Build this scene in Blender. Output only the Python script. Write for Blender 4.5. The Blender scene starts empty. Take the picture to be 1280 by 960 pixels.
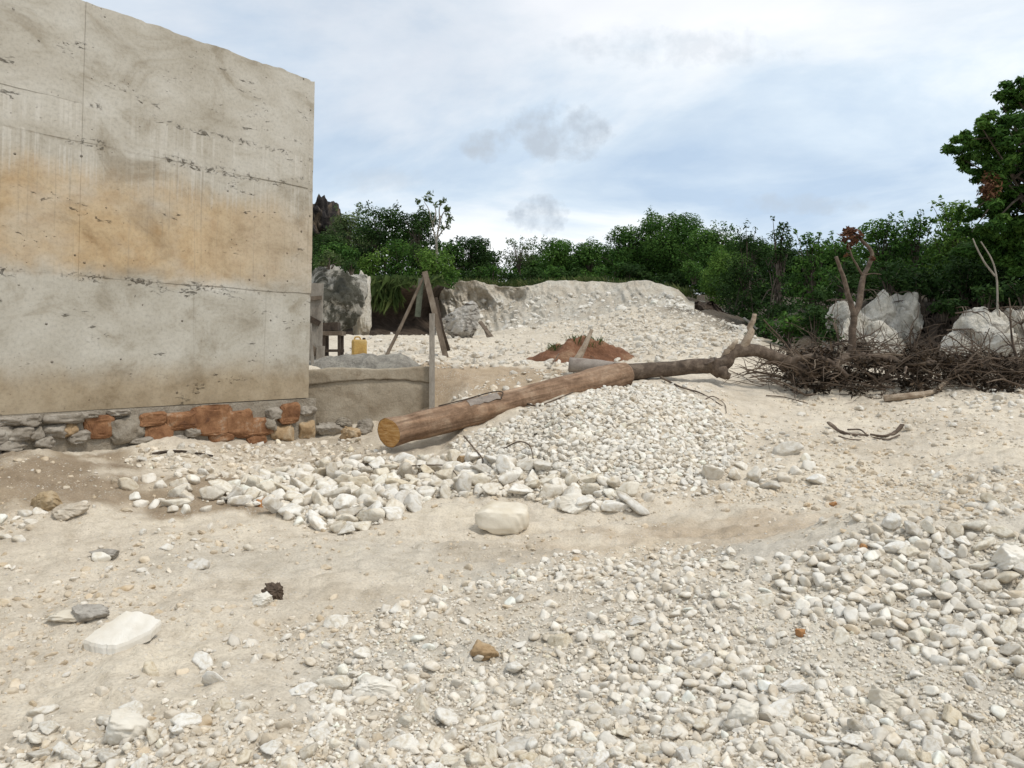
import bpy, math, random
import numpy as np
from mathutils import Vector

R = math.radians
rng = np.random.default_rng(7)
random.seed(7)
scene = bpy.context.scene
COL = scene.collection

# ------------------------------------------------------------------ camera
EYE, FPX, CX, HY = 1.6, 985.0, 640.0, 441.0      # eye height, focal length and horizon of the 1280 x 960 photograph
cam = bpy.data.cameras.new('camera')
cam.sensor_width = 36.0
cam.lens = 36.0 * FPX / 1280.0
cam.shift_y = -(480 - HY) / 1280.0
cam.clip_start, cam.clip_end = 0.05, 5000
cam_o = bpy.data.objects.new('camera', cam)
cam_o.location = (0, 0, EYE)
cam_o.rotation_euler = (R(90), 0, 0)
COL.objects.link(cam_o)
scene.camera = cam_o

# ------------------------------------------------------------------ sky, sun, exposure
SUN_EL, SUN_AZ = 58, 128           # azimuth clockwise from +Y (forward): behind and to the right
world = bpy.data.worlds.new('World')
scene.world = world
world.use_nodes = True
wn, wl = world.node_tree.nodes, world.node_tree.links
wn.clear()
def wnode(t, **kw):
    n = wn.new(t)
    for k, v in kw.items():
        setattr(n, k, v)
    return n
sky = wnode('ShaderNodeTexSky', sky_type='NISHITA', sun_disc=False)
sky.sun_elevation, sky.sun_rotation = R(SUN_EL), R(SUN_AZ)
sky.air_density, sky.dust_density = 1.0, 1.5
skyk = wnode('ShaderNodeMix', data_type='RGBA', blend_type='MULTIPLY')
skyk.inputs['Factor'].default_value = 1
skyk.inputs[7].default_value = (0.11, 0.11, 0.11, 1)
wl.new(sky.outputs[0], skyk.inputs[6])
tc = wnode('ShaderNodeTexCoord')
sep = wnode('ShaderNodeSeparateXYZ'); wl.new(tc.outputs['Generated'], sep.inputs[0])
def wmath(op, a, b=None, clamp=False):
    n = wnode('ShaderNodeMath', operation=op, use_clamp=clamp)
    for i, v in enumerate((a, b)):
        if v is None: continue
        if isinstance(v, (int, float)): n.inputs[i].default_value = v
        else: wl.new(v, n.inputs[i])
    return n.outputs[0]
zc = wmath('ADD', wmath('MAXIMUM', sep.outputs[2], 0.0), 0.16)
cmb = wnode('ShaderNodeCombineXYZ')
wl.new(wmath('DIVIDE', sep.outputs[0], zc), cmb.inputs[0])
wl.new(wmath('DIVIDE', sep.outputs[1], zc), cmb.inputs[1])
def wnoise(scale, detail, rough, off, dist=0.0):
    mp = wnode('ShaderNodeMapping'); mp.inputs['Location'].default_value = off
    wl.new(cmb.outputs[0], mp.inputs[0])
    n = wnode('ShaderNodeTexNoise'); n.inputs['Scale'].default_value = scale
    n.inputs['Detail'].default_value = detail; n.inputs['Roughness'].default_value = rough
    n.inputs['Distortion'].default_value = dist
    wl.new(mp.outputs[0], n.inputs[0])
    return n.outputs[0]
def wramp(v, pts):
    r = wnode('ShaderNodeValToRGB')
    el = r.color_ramp.elements
    while len(el) > 1: el.remove(el[-1])
    for i, (p, c) in enumerate(pts):
        e = el[0] if i == 0 else el.new(p)
        e.position = p; e.color = (*c, 1)
    wl.new(v, r.inputs[0])
    return r.outputs[0]
cover = wramp(wnoise(0.42, 9, 0.55, (3.1, 1.7, 0), 0.3), [(0.30, (0.58,)*3), (0.56, (1, 1, 1))])
cloud = wramp(wnoise(0.8, 11, 0.58, (7.3, 4.2, 1.0), 0.5),
              [(0.30, (0.48, 0.60, 0.75)), (0.43, (0.64, 0.74, 0.84)), (0.53, (0.83, 0.88, 0.92)), (0.64, (0.97, 0.98, 0.99))])
wmix = wnode('ShaderNodeMix', data_type='RGBA')
wl.new(cover, wmix.inputs['Factor']); wl.new(skyk.outputs[2], wmix.inputs[6]); wl.new(cloud, wmix.inputs[7])
bg = wnode('ShaderNodeBackground'); bg.inputs['Strength'].default_value = 0.82
# a few small grey cloud puffs low in the sky ahead
fy = wmath('MAXIMUM', sep.outputs[1], 0.02)
du, dv = wmath('DIVIDE', sep.outputs[0], fy), wmath('DIVIDE', sep.outputs[2], fy)
pc = wnode('ShaderNodeCombineXYZ'); wl.new(du, pc.inputs[0]); wl.new(dv, pc.inputs[1])
pn = wnode('ShaderNodeTexNoise'); pn.inputs['Scale'].default_value = 22; pn.inputs['Detail'].default_value = 8; pn.inputs['Roughness'].default_value = .6
wl.new(pc.outputs[0], pn.inputs[0])
puff = 0.0
for px, py, rx, ry, k_ in ((700, 165, 66, 38, .9), (612, 182, 36, 22, .95), (672, 268, 36, 26, .95), (480, 226, 60, 18, .3), (1000, 255, 90, 14, .45), (850, 60, 150, 26, .35)):
    cu_, cv_ = (px - CX) / FPX, (HY - py) / FPX
    d2 = wmath('ADD', wmath('POWER', wmath('DIVIDE', wmath('SUBTRACT', du, cu_), rx / FPX), 2.0), wmath('POWER', wmath('DIVIDE', wmath('SUBTRACT', dv, cv_), ry / FPX), 2.0))
    e_ = wmath('ADD', wmath('SUBTRACT', 1.0, d2), wmath('MULTIPLY', wmath('SUBTRACT', pn.outputs[0], .5), 5.0))
    q_ = wmath('MULTIPLY', wmath('MULTIPLY', e_, .95, True), k_)
    puff = wmath('MAXIMUM', puff, q_)
pmix = wnode('ShaderNodeMix', data_type='RGBA')
wl.new(puff, pmix.inputs['Factor']); wl.new(wmix.outputs[2], pmix.inputs[6]); pmix.inputs[7].default_value = (.46, .52, .59, 1)
wl.new(pmix.outputs[2], bg.inputs[0])
wo = wnode('ShaderNodeOutputWorld'); wl.new(bg.outputs[0], wo.inputs[0])

sun = bpy.data.lights.new('sun', 'SUN')
sun.energy, sun.angle, sun.color = 1.5, R(10), (1.0, 0.95, 0.87)
sun_o = bpy.data.objects.new('sun', sun)
az, el_ = R(SUN_AZ), R(SUN_EL)
sdir = Vector((math.sin(az) * math.cos(el_), math.cos(az) * math.cos(el_), math.sin(el_)))
sun_o.rotation_euler = (-sdir).to_track_quat('-Z', 'Y').to_euler()
sun_o.location = (10, -10, 30)
COL.objects.link(sun_o)
vs = scene.view_settings
vs.view_transform, vs.look, vs.exposure, vs.gamma = 'Standard', 'None', 0.52, 1.0
vs.use_curve_mapping = False

# ------------------------------------------------------------------ helpers
def P(px, py, Y):
    """point at depth Y seen at a pixel of the photograph"""
    return np.array([(px - CX) / FPX * Y, Y, EYE - (py - HY) / FPX * Y])

def mesh(name, V, F, col=None, uv=None, smooth=False):
    V = np.asarray(V, np.float32).reshape(-1, 3)
    me = bpy.data.meshes.new(name)
    if isinstance(F, np.ndarray):
        k = F.shape[1]; n = F.shape[0]
        idx = F.astype(np.int32).ravel(); starts = np.arange(0, n * k, k, dtype=np.int32); tot = np.full(n, k, np.int32)
    else:
        tot = np.array([len(f) for f in F], np.int32); n = len(F)
        idx = np.array([i for f in F for i in f], np.int32)
        starts = np.concatenate([[0], np.cumsum(tot)[:-1]]).astype(np.int32)
    me.vertices.add(len(V)); me.vertices.foreach_set('co', V.ravel())
    me.loops.add(len(idx)); me.loops.foreach_set('vertex_index', idx)
    me.polygons.add(n); me.polygons.foreach_set('loop_start', starts); me.polygons.foreach_set('loop_total', tot)
    sm_ = np.asarray(smooth, bool) if np.ndim(smooth) else (np.full(n, bool(smooth)) & (tot <= 4))
    me.polygons.foreach_set('use_smooth', sm_)
    me.update(calc_edges=True)
    if col is not None:
        a = me.color_attributes.new('tint', 'FLOAT_COLOR', 'POINT')
        c = np.ones((len(V), 4), np.float32); c[:, :3] = np.asarray(col, np.float32).reshape(len(V), -1)
        a.data.foreach_set('color', c.ravel())
    if uv is not None:
        u = me.uv_layers.new(name='UVMap')
        u.data.foreach_set('uv', np.asarray(uv, np.float32)[idx].ravel())
    me.validate()
    return me

def obj(name, me, mat=None, parent=None, label=None, cat=None, group=None, kind=None):
    o = bpy.data.objects.new(name, me)
    if me is not None and mat is not None and not me.materials:
        me.materials.append(mat)
    COL.objects.link(o)
    if parent is not None: o.parent = parent
    if label: o['label'] = label
    if cat: o['category'] = cat
    if group: o['group'] = group
    if kind: o['kind'] = kind
    return o

def thing(name, loc, label, cat, group=None):
    o = obj(name, None, label=label, cat=cat, group=group)
    o.location = tuple(float(v) for v in loc)
    o.empty_display_size = 0.1
    return o

class MB:
    """collects shapes for one mesh"""
    def __init__(s): s.V, s.F, s.C, s.n = [], [], [], 0
    def add(s, V, F, c=None):
        V = np.asarray(V, float).reshape(-1, 3)
        s.V.append(V); s.F += [tuple(int(i) + s.n for i in f) for f in F]
        if c is not None: s.C.append(np.tile(np.asarray(c, float), (len(V), 1)) if np.ndim(c) == 1 else c)
        s.n += len(V)
    def build(s, name, mat, parent=None, origin=None, smooth=False, **kw):
        V = np.concatenate(s.V)
        if origin is not None: V = V - np.asarray(origin, float)
        return obj(name, mesh(name, V, s.F, col=np.concatenate(s.C) if s.C else None, smooth=smooth), mat, parent, **kw)

# value noise in numpy -------------------------------------------------
_T = rng.random((256, 256)).astype(np.float64)
def vnoise(x, y):
    xi, yi = np.floor(x).astype(int), np.floor(y).astype(int)
    fx, fy = x - xi, y - yi
    fx = fx * fx * fx * (fx * (fx * 6 - 15) + 10); fy = fy * fy * fy * (fy * (fy * 6 - 15) + 10)
    a, b = xi & 255, yi & 255
    a1, b1 = (a + 1) & 255, (b + 1) & 255
    return (_T[a, b] * (1 - fx) + _T[a1, b] * fx) * (1 - fy) + (_T[a, b1] * (1 - fx) + _T[a1, b1] * fx) * fy - 0.5
def fbm(x, y, octs=4, gain=0.5):
    s, a = 0, 1.0
    for i in range(octs):
        s = s + a * vnoise(x * 2 ** i + 17.3 * i, y * 2 ** i - 9.1 * i); a *= gain
    return s

# tubes ------------------------------------------------------------------
def tube(pts, rad, sides=8, cap=True, wob=0.0, flat=1.0):
    pts = np.asarray(pts, float); n = len(pts)
    rad = np.broadcast_to(np.asarray(rad, float), (n,))
    t = np.gradient(pts, axis=0); t /= np.linalg.norm(t, axis=1)[:, None] + 1e-9
    ref = np.array([0, 0, 1.0]) if abs(t[0, 2]) < 0.9 else np.array([1.0, 0, 0])
    V = []
    u = np.cross(t[0], ref); u /= np.linalg.norm(u)
    for i in range(n):
        u = u - t[i] * np.dot(u, t[i]); u /= np.linalg.norm(u) + 1e-9
        w = np.cross(t[i], u)
        for k in range(sides):
            a = 2 * math.pi * k / sides
            r = rad[i] * (1 + (rng.uniform(-wob, wob) if wob else 0))
            V.append(pts[i] + r * (math.cos(a) * u + flat * math.sin(a) * w))
    F = []
    for i in range(n - 1):
        for k in range(sides):
            k2 = (k + 1) % sides
            F.append((i * sides + k, i * sides + k2, (i + 1) * sides + k2, (i + 1) * sides + k))
    if cap:
        F.append(tuple(range(sides - 1, -1, -1))); F.append(tuple((n - 1) * sides + k for k in range(sides)))
    return np.array(V), F

def spline(ctrl, n):
    """Catmull-Rom through control points"""
    c = np.asarray(ctrl, float); c = np.vstack([2 * c[0] - c[1], c, 2 * c[-1] - c[-2]])
    out = []
    m = len(c) - 3
    for s in np.linspace(0, m - 1e-6, n):
        i = int(s); t = s - i
        p0, p1, p2, p3 = c[i:i + 4]
        out.append(0.5 * (2 * p1 + (p2 - p0) * t + (2 * p0 - 5 * p1 + 4 * p2 - p3) * t * t + (3 * p1 - p0 - 3 * p2 + p3) * t ** 3))
    return np.array(out)

def plank(a, b, w, th, side=(1, 0, 0), taper=1.0):
    """a board from a to b, w wide along `side`"""
    a, b = np.asarray(a, float), np.asarray(b, float)
    d = (b - a) / np.linalg.norm(b - a)
    s = np.asarray(side, float); s = s - d * np.dot(s, d); s /= np.linalg.norm(s)
    n = np.cross(d, s)
    V = []
    for p, k in ((a, 1), (b, taper)):
        for i, j in ((-1, -1), (1, -1), (1, 1), (-1, 1)):
            V.append(p + s * i * w * k / 2 + n * j * th / 2)
    F = [(3, 2, 1, 0), (4, 5, 6, 7)] + [(i, (i + 1) % 4, 4 + (i + 1) % 4, 4 + i) for i in range(4)]
    return np.array(V), F

# icospheres and stones ---------------------------------------------------
def ico(sub):
    t = (1 + 5 ** .5) / 2
    V = [(-1, t, 0), (1, t, 0), (-1, -t, 0), (1, -t, 0), (0, -1, t), (0, 1, t), (0, -1, -t), (0, 1, -t), (t, 0, -1), (t, 0, 1), (-t, 0, -1), (-t, 0, 1)]
    F = [(0, 11, 5), (0, 5, 1), (0, 1, 7), (0, 7, 10), (0, 10, 11), (1, 5, 9), (5, 11, 4), (11, 10, 2), (10, 7, 6), (7, 1, 8),
         (3, 9, 4), (3, 4, 2), (3, 2, 6), (3, 6, 8), (3, 8, 9), (4, 9, 5), (2, 4, 11), (6, 2, 10), (8, 6, 7), (9, 8, 1)]
    V = [np.array(v, float) / np.linalg.norm(v) for v in V]
    for _ in range(sub):
        cache, G = {}, []
        def mid(a, b):
            k = (min(a, b), max(a, b))
            if k not in cache:
                m = V[a] + V[b]; V.append(m / np.linalg.norm(m)); cache[k] = len(V) - 1
            return cache[k]
        for a, b, c in F:
            x, y, z = mid(a, b), mid(b, c), mid(c, a)
            G += [(a, x, z), (b, y, x), (c, z, y), (x, y, z)]
        F = G
    return np.array(V), np.array(F)

ICO = {s: ico(s) for s in range(5)}
def stone(sub, seed, cuts=11, soft=14.0, rough=0.03, dims=(1, .8, .62)):
    r = np.random.default_rng(seed)
    D, F = ICO[sub]
    N = r.normal(size=(cuts, 3)); N /= np.linalg.norm(N, axis=1)[:, None]
    off = r.uniform(.44, .88, cuts)
    dn = D @ N.T
    q = np.where(dn > 0.05, off / np.maximum(dn, .05), 6.0)
    q = np.concatenate([q, np.full((len(D), 1), 1.08)], 1)
    rad = -np.log(np.exp(-soft * q).sum(1)) / soft
    V = D * rad[:, None]
    if rough:
        V *= (1 + rough * (fbm(D[:, 0] * 4 + seed, D[:, 1] * 4 + D[:, 2] * 5.1 + seed * 3, 3) * 2.2))[:, None]
    V = V * np.array(dims) * r.uniform(.82, 1.18, 3)
    return V / np.abs(V).max(0).mean(), F

def rotmats(n, r=rng, tilt=None):
    q = r.normal(size=(n, 4))
    if tilt is not None:
        q = np.stack([np.cos(a := r.uniform(0, math.pi, n)), r.normal(0, tilt, n), r.normal(0, tilt, n), np.sin(a)], 1)
    q /= np.linalg.norm(q, axis=1)[:, None]
    w, x, y, z = q.T
    return np.stack([np.stack([1 - 2 * (y * y + z * z), 2 * (x * y - z * w), 2 * (x * z + y * w)], 1),
                     np.stack([2 * (x * y + z * w), 1 - 2 * (x * x + z * z), 2 * (y * z - x * w)], 1),
                     np.stack([2 * (x * z - y * w), 2 * (y * z + x * w), 1 - 2 * (x * x + y * y)], 1)], 1), q

def merge_stones(pos, rad, sub, protos, tint, tilt=.22):
    """one big vertex/face array of many stones"""
    n = len(pos); Mx, _ = rotmats(n, tilt=tilt)
    which = rng.integers(0, len(protos), n)
    Vs, Fs, Cs, base = [], [], [], 0
    for k, (V, F) in enumerate(protos):
        ids = np.where(which == k)[0]
        if not len(ids): continue
        W = np.einsum('nij,vj->nvi', Mx[ids], V) * rad[ids][:, None, None] + pos[ids][:, None, :]
        Vs.append(W.reshape(-1, 3))
        Fs.append((F[None] + (np.arange(len(ids)) * len(V))[:, None, None]).reshape(-1, 3) + base)
        Cs.append(np.repeat(tint[ids], len(V), 0))
        base += len(ids) * len(V)
    return np.concatenate(Vs), np.concatenate(Fs), np.concatenate(Cs)

# ------------------------------------------------------------------ materials
class Mat:
    def __init__(s, name, rough=0.9):
        s.m = bpy.data.materials.new(name); s.m.use_nodes = True
        s.nt = s.m.node_tree; s.N, s.L = s.nt.nodes, s.nt.links
        s.b = s.N['Principled BSDF']; s.b.inputs['Roughness'].default_value = rough
        s.b.inputs['Specular IOR Level'].default_value = 0.25
        s.tc = s.N.new('ShaderNodeTexCoord')
    def lk(s, a, b):
        if isinstance(a, (int, float)): b.default_value = a
        elif isinstance(a, tuple): b.default_value = (*a, 1) if len(a) == 3 else a
        else: s.L.new(a, b)
    def map(s, src='Object', scale=(1, 1, 1), loc=(0, 0, 0)):
        m = s.N.new('ShaderNodeMapping'); m.inputs['Scale'].default_value = scale; m.inputs['Location'].default_value = loc
        s.L.new(s.tc.outputs[src] if isinstance(src, str) else src, m.inputs[0]); return m.outputs[0]
    def pos(s):
        return s.N.new('ShaderNodeNewGeometry').outputs['Position']
    def noise(s, vec, scale, detail=5, rough=.55, dist=0.0):
        n = s.N.new('ShaderNodeTexNoise'); s.lk(vec, n.inputs['Vector'])
        n.inputs['Scale'].default_value = scale; n.inputs['Detail'].default_value = detail
        n.inputs['Roughness'].default_value = rough; n.inputs['Distortion'].default_value = dist
        return n.outputs[0]
    def voro(s, vec, scale, feature='F1', out='Distance', rnd=1.0):
        n = s.N.new('ShaderNodeTexVoronoi'); n.feature = feature; s.lk(vec, n.inputs['Vector'])
        n.inputs['Scale'].default_value = scale; n.inputs['Randomness'].default_value = rnd
        return n.outputs[out]
    def ramp(s, v, pts):
        r = s.N.new('ShaderNodeValToRGB'); el = r.color_ramp.elements
        while len(el) > 1: el.remove(el[-1])
        for i, (p, c) in enumerate(pts):
            e = el[0] if i == 0 else el.new(p)
            e.position = p; c = (c,) * 3 if isinstance(c, (int, float)) else c; e.color = (*c, 1)
        s.lk(v, r.inputs[0]); return r.outputs[0]
    def mix(s, f, a, b, mode='MIX'):
        n = s.N.new('ShaderNodeMix'); n.data_type = 'RGBA'; n.blend_type = mode
        s.lk(f, n.inputs['Factor']); s.lk(a, n.inputs[6]); s.lk(b, n.inputs[7]); return n.outputs[2]
    def math(s, op, a, b=0.0, clamp=False):
        n = s.N.new('ShaderNodeMath'); n.operation = op; n.use_clamp = clamp
        s.lk(a, n.inputs[0]); s.lk(b, n.inputs[1]); return n.outputs[0]
    def attr(s, name='tint'):
        n = s.N.new('ShaderNodeAttribute'); n.attribute_name = name; return n
    def rand(s):
        return s.N.new('ShaderNodeObjectInfo').outputs['Random']
    def sepxyz(s, v):
        n = s.N.new('ShaderNodeSeparateXYZ'); s.lk(v, n.inputs[0]); return n.outputs
    def color(s, c): s.lk(c, s.b.inputs['Base Color'])
    def bump(s, h, strength=.5, dist=.02):
        n = s.N.new('ShaderNodeBump'); n.inputs['Strength'].default_value = strength; n.inputs['Distance'].default_value = dist
        s.lk(h, n.inputs['Height'])
        if s.b.inputs['Normal'].is_linked: s.L.new(s.b.inputs['Normal'].links[0].from_socket, n.inputs['Normal'])
        s.L.new(n.outputs[0], s.b.inputs['Normal'])

def mat_ground():
    m = Mat('pale_limestone_dust', .95)
    p = m.pos()
    t = m.attr().outputs['Color']
    a = m.ramp(m.noise(p, .9, 8, .6), [(.33, (.84, .82, .79)), (.5, (1, 1, 1)), (.68, (1.1, 1.1, 1.08))])
    b = m.ramp(m.noise(p, 7, 8, .65), [(.3, (.80, .78, .75)), (.5, (1, 1, 1)), (.75, (1.1, 1.1, 1.1))])
    c = m.ramp(m.noise(p, 55, 5, .7), [(.3, (.76, .74, .72)), (.52, (1, 1, 1)), (.72, (1.12, 1.12, 1.12))])
    col = m.mix(1, m.mix(1, m.mix(1, t, a, 'MULTIPLY'), b, 'MULTIPLY'), c, 'MULTIPLY')
    chips = m.ramp(m.voro(p, 38), [(.0, 1), (.22, .9), (.34, 0)])
    col = m.mix(m.math('MULTIPLY', chips, m.ramp(m.noise(p, 3.1, 4), [(.42, 0), (.62, .55)])), col, (.60, .57, .52))
    m.color(col)
    m.bump(m.noise(p, 9, 9, .7), .55, .055)
    m.bump(m.math('ADD', m.noise(p, 70, 5, .7), m.math('MULTIPLY', chips, .6)), .55, .012)
    return m.m

def mat_stone(name, use_attr, base=(.67, .635, .565), lo=.86):
    m = Mat(name, .9)
    p = m.map('Object', (1, 1, 1)) if not use_attr else m.pos()
    sc = 3.0 if not use_attr else 22.0
    if use_attr:
        c = m.attr().outputs['Color']
    else:
        rd = m.rand()
        c = m.ramp(rd, [(0, (base[0] * .90, base[1] * .87, base[2] * .82)), (.35, base), (.7, (base[0] * 1.06, base[1] * 1.07, base[2] * 1.09)), (1, (base[0] * .95, base[1] * .90, base[2] * .81))])
    v = m.ramp(m.noise(p, sc, 7, .62), [(.3, (lo, lo * .98, lo * .95)), (.5, (1, 1, 1)), (.7, (1.08, 1.08, 1.08))])
    d = m.ramp(m.noise(p, sc * .45, 4, .6, .5), [(.36, (.82, .77, .69)), (.52, (1, 1, 1))])
    m.color(m.mix(1, m.mix(1, c, v, 'MULTIPLY'), d, 'MULTIPLY'))
    m.bump(m.noise(p, sc * 2.2, 7, .68), .5, .02 if not use_attr else .012)
    return m.m

def mat_concrete():
    m = Mat('board_marked_concrete', .88)
    uv = m.tc.outputs['UV']
    s_, z_, _ = m.sepxyz(uv)
    base = m.ramp(m.noise(m.map(uv, (.55, .9, 1)), 1.5, 7, .6, .3), [(.3, (.41, .38, .325)), (.48, (.49, .465, .415)), (.66, (.56, .545, .505))])
    # lift colours: pale grey bottom lift, ochre middle, beige top
    wob = m.math('MULTIPLY', m.math('SUBTRACT', m.noise(m.map(uv, (.8, .6, 1)), 1.3, 6, .6), .5), .9)
    zz = m.math('ADD', z_, wob)
    def band(lo0, lo1, hi0, hi1, v):
        n1 = m.N.new('ShaderNodeMapRange'); n1.interpolation_type = 'SMOOTHSTEP'; m.lk(v, n1.inputs[0]); n1.inputs[1].default_value = lo0; n1.inputs[2].default_value = lo1
        n2 = m.N.new('ShaderNodeMapRange'); n2.interpolation_type = 'SMOOTHSTEP'; m.lk(v, n2.inputs[0]); n2.inputs[1].default_value = hi0; n2.inputs[2].default_value = hi1
        return m.math('MULTIPLY', n1.outputs[0], m.math('SUBTRACT', 1.0, n2.outputs[0]))
    patchy = m.ramp(m.noise(m.map(uv, (.7, .9, 1), (4, 2, 0)), 1.1, 5, .6), [(.28, .35), (.52, 1)])
    left = m.N.new('ShaderNodeMapRange'); m.lk(s_, left.inputs[0]); left.inputs[1].default_value = .2; left.inputs[2].default_value = 2.0
    left.inputs[3].default_value = .45; left.inputs[4].default_value = 1.0
    ochre = m.math('MULTIPLY', m.math('MULTIPLY', band(2.45, 2.75, 3.5, 4.0, zz), patchy), left.outputs[0])
    c = m.mix(m.math('MULTIPLY', ochre, .9), base, m.ramp(m.noise(uv, 5, 6, .6), [(.3, (.43, .295, .16)), (.6, (.53, .40, .245))]))
    grey = m.math('MULTIPLY', band(1.1, 1.5, 2.42, 2.50, m.math('ADD', z_, m.math('MULTIPLY', wob, .25))), .75)
    c = m.mix(grey, c, m.ramp(m.noise(m.map(uv, (1, .7, 1)), 2.2, 6, .6), [(.3, (.42, .40, .35)), (.6, (.51, .495, .45))]))
    foot = m.math('MULTIPLY', band(.2, .3, 1.15, 1.62, m.math('ADD', z_, m.math('MULTIPLY', wob, .8))), .85)
    c = m.mix(foot, c, m.ramp(m.noise(uv, 4, 6, .6), [(.3, (.27, .205, .125)), (.6, (.37, .30, .205))]))
    # runs of pale and dark water marks below the pour joints
    st = m.noise(m.map(uv, (13, .35, 1)), 1.6, 4, .55)
    stm = m.math('MULTIPLY', m.ramp(st, [(.50, 0), (.60, 1)]), m.math('MAXIMUM', band(3.45, 3.95, 4.08, 4.09, zz), band(4.15, 4.3, 4.53, 4.54, z_)))
    c = m.mix(m.math('MULTIPLY', stm, .55), c, (.60, .58, .54))
    st2 = m.ramp(m.noise(m.map(uv, (16, .28, 1), (3, 3, 0)), 1.3, 4, .6), [(.57, 0), (.66, 1)])
    c = m.mix(m.math('MULTIPLY', st2, m.math('MULTIPLY', band(1.8, 3.3, 4.06, 4.08, zz), .35)), c, (.25, .22, .18))
    # dark grime along the joints
    grime = m.math('MAXIMUM', band(4.055, 4.08, 4.088, 4.105, m.math('ADD', z_, m.math('MULTIPLY', wob, .05))), band(2.475, 2.495, 2.503, 2.52, m.math('ADD', z_, m.math('MULTIPLY', wob, .05))))
    c = m.mix(m.math('MULTIPLY', grime, m.ramp(m.noise(uv, 7, 5, .7), [(.45, 0), (.62, .45)])), c, (.24, .20, .15))
    # pits
    vd = m.voro(m.map(uv, (1, 1.5, 1)), 17)
    pit = m.math('MULTIPLY', m.ramp(vd, [(.09, 1), (.16, 0)]), m.ramp(m.noise(uv, 2.0, 5, .7, 1.2), [(.58, 0), (.62, 1)]))
    vd2 = m.voro(m.map(uv, (1, 1, 1), (9, 4, 0)), 5.2)
    pit2 = m.math('MULTIPLY', m.ramp(vd2, [(.05, 1), (.085, 0)]), m.ramp(m.noise(uv, 1.7, 3, .6), [(.5, 0), (.54, 1)]))
    hc = m.math('MULTIPLY', m.ramp(m.noise(m.map(uv, (7, 18, 1)), 1, 6, .75, .6), [(.57, 0), (.63, 1)]),
                m.math('MULTIPLY', m.ramp(m.noise(m.map(uv, (.9, 2.2, 1), (2, 7, 0)), 1.5, 4, .6), [(.595, 0), (.64, 1)]), m.ramp(z_, [(0, .25), (1, .25)]) if False else 1.0))
    hj = m.math('MULTIPLY', m.ramp(m.noise(m.map(uv, (9, 13, 1), (1, 6, 0)), 1, 6, .75, .8), [(.54, 0), (.60, 1)]),
                m.math('MULTIPLY', m.math('MAXIMUM', m.math('MAXIMUM', band(4.02, 4.06, 4.10, 4.17, z_), band(2.42, 2.47, 2.51, 2.55, z_)), band(4.50, 4.53, 4.55, 4.60, z_)),
                       m.ramp(m.noise(m.map(uv, (1, .2, 1), (5, 3, 0)), 1.4, 4, .6), [(.46, 0), (.56, 1)])))
    hc = m.math('MAXIMUM', hc, hj)
    allp = m.math('MAXIMUM', m.math('MAXIMUM', pit, pit2), hc)
    c = m.mix(m.math('MULTIPLY', allp, .72), c, (.12, .10, .075))
    # faint formwork board lines and broad blotches
    bl_ = m.ramp(m.noise(m.map(uv, (9, .05, 1), (1.3, 0, 0)), 1.0, 2, .5), [(.66, 0), (.675, 1), (.69, 0)])
    c = m.mix(m.math('MULTIPLY', bl_, m.math('MULTIPLY', band(.9, 1.5, 4.0, 4.1, zz), .35)), c, (.22, .20, .17))
    blot = m.ramp(m.noise(m.map(uv, (.8, 1.1, 1), (11, 5, 0)), 1.25, 8, .66, .8), [(.34, (.66, .62, .56)), (.47, (.92, .91, .89)), (.6, (1.0, 1.0, 1.0))])
    c = m.mix(1, c, blot, 'MULTIPLY')
    c = m.mix(1, c, (.93, .915, .885), 'MULTIPLY')
    fine = m.ramp(m.noise(uv, 24, 8, .74), [(.28, .74), (.5, 1), (.7, 1.08)])
    m.color(m.mix(1, c, fine, 'MULTIPLY'))
    m.bump(m.noise(uv, 14, 8, .65), .35, .01)
    m.bump(m.math('SUBTRACT', 1.0, allp), .9, .03)
    return m.m

def mat_plaster():
    m = Mat('mud_coloured_render', .92)
    p = m.pos()
    c = m.ramp(m.noise(p, 2.4, 8, .6, .4), [(.3, (.22, .175, .12)), (.5, (.31, .262, .195)), (.7, (.39, .34, .265))])
    d = m.ramp(m.noise(p, 5, 6, .7, 1.5), [(.60, 0), (.64, 1), (.68, 0)])
    c = m.mix(m.math('MULTIPLY', d, .5), c, (.15, .11, .07))
    m.color(m.mix(1, c, m.ramp(m.noise(p, 40, 5, .7), [(.3, .84), (.6, 1.05)]), 'MULTIPLY'))
    m.bump(m.noise(p, 12, 8, .7), .7, .03)
    return m.m

def mat_noise(name, cols, scale=6, stretch=(1, 1, 1), bump=.5, bdist=.02, rough=.92, src='pos', fine=50, extra=None):
    m = Mat(name, rough)
    p = m.map(m.pos() if src == 'pos' else src, stretch)
    n = len(cols)
    c = m.ramp(m.noise(p, scale, 8, .62, .3), [(.3 + .4 * i / max(1, n - 1), q) for i, q in enumerate(cols)])
    c = m.mix(1, c, m.ramp(m.noise(p, fine, 5, .7), [(.3, .78), (.55, 1.0), (.75, 1.12)]), 'MULTIPLY')
    if extra: c = extra(m, p, c)
    m.color(c)
    m.bump(m.noise(p, scale * 2.5, 8, .68), bump, bdist)
    return m.m

def mat_leaf(name, cols, trans=.35, sat=1.0):
    m = Mat(name, .7)
    t = m.attr().outputs['Color']
    x = m.sepxyz(t)[0]
    n = len(cols)
    c = m.ramp(x, [(i / max(1, n - 1), q) for i, q in enumerate(cols)])
    m.color(c)
    m.b.inputs['Specular IOR Level'].default_value = .12
    tr = m.N.new('ShaderNodeBsdfTranslucent'); m.L.new(c, tr.inputs[0])
    mx = m.N.new('ShaderNodeMixShader'); mx.inputs[0].default_value = trans
    m.L.new(m.b.outputs[0], mx.inputs[1]); m.L.new(tr.outputs[0], mx.inputs[2])
    m.L.new(mx.outputs[0], m.N['Material Output'].inputs[0])
    return m.m

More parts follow.
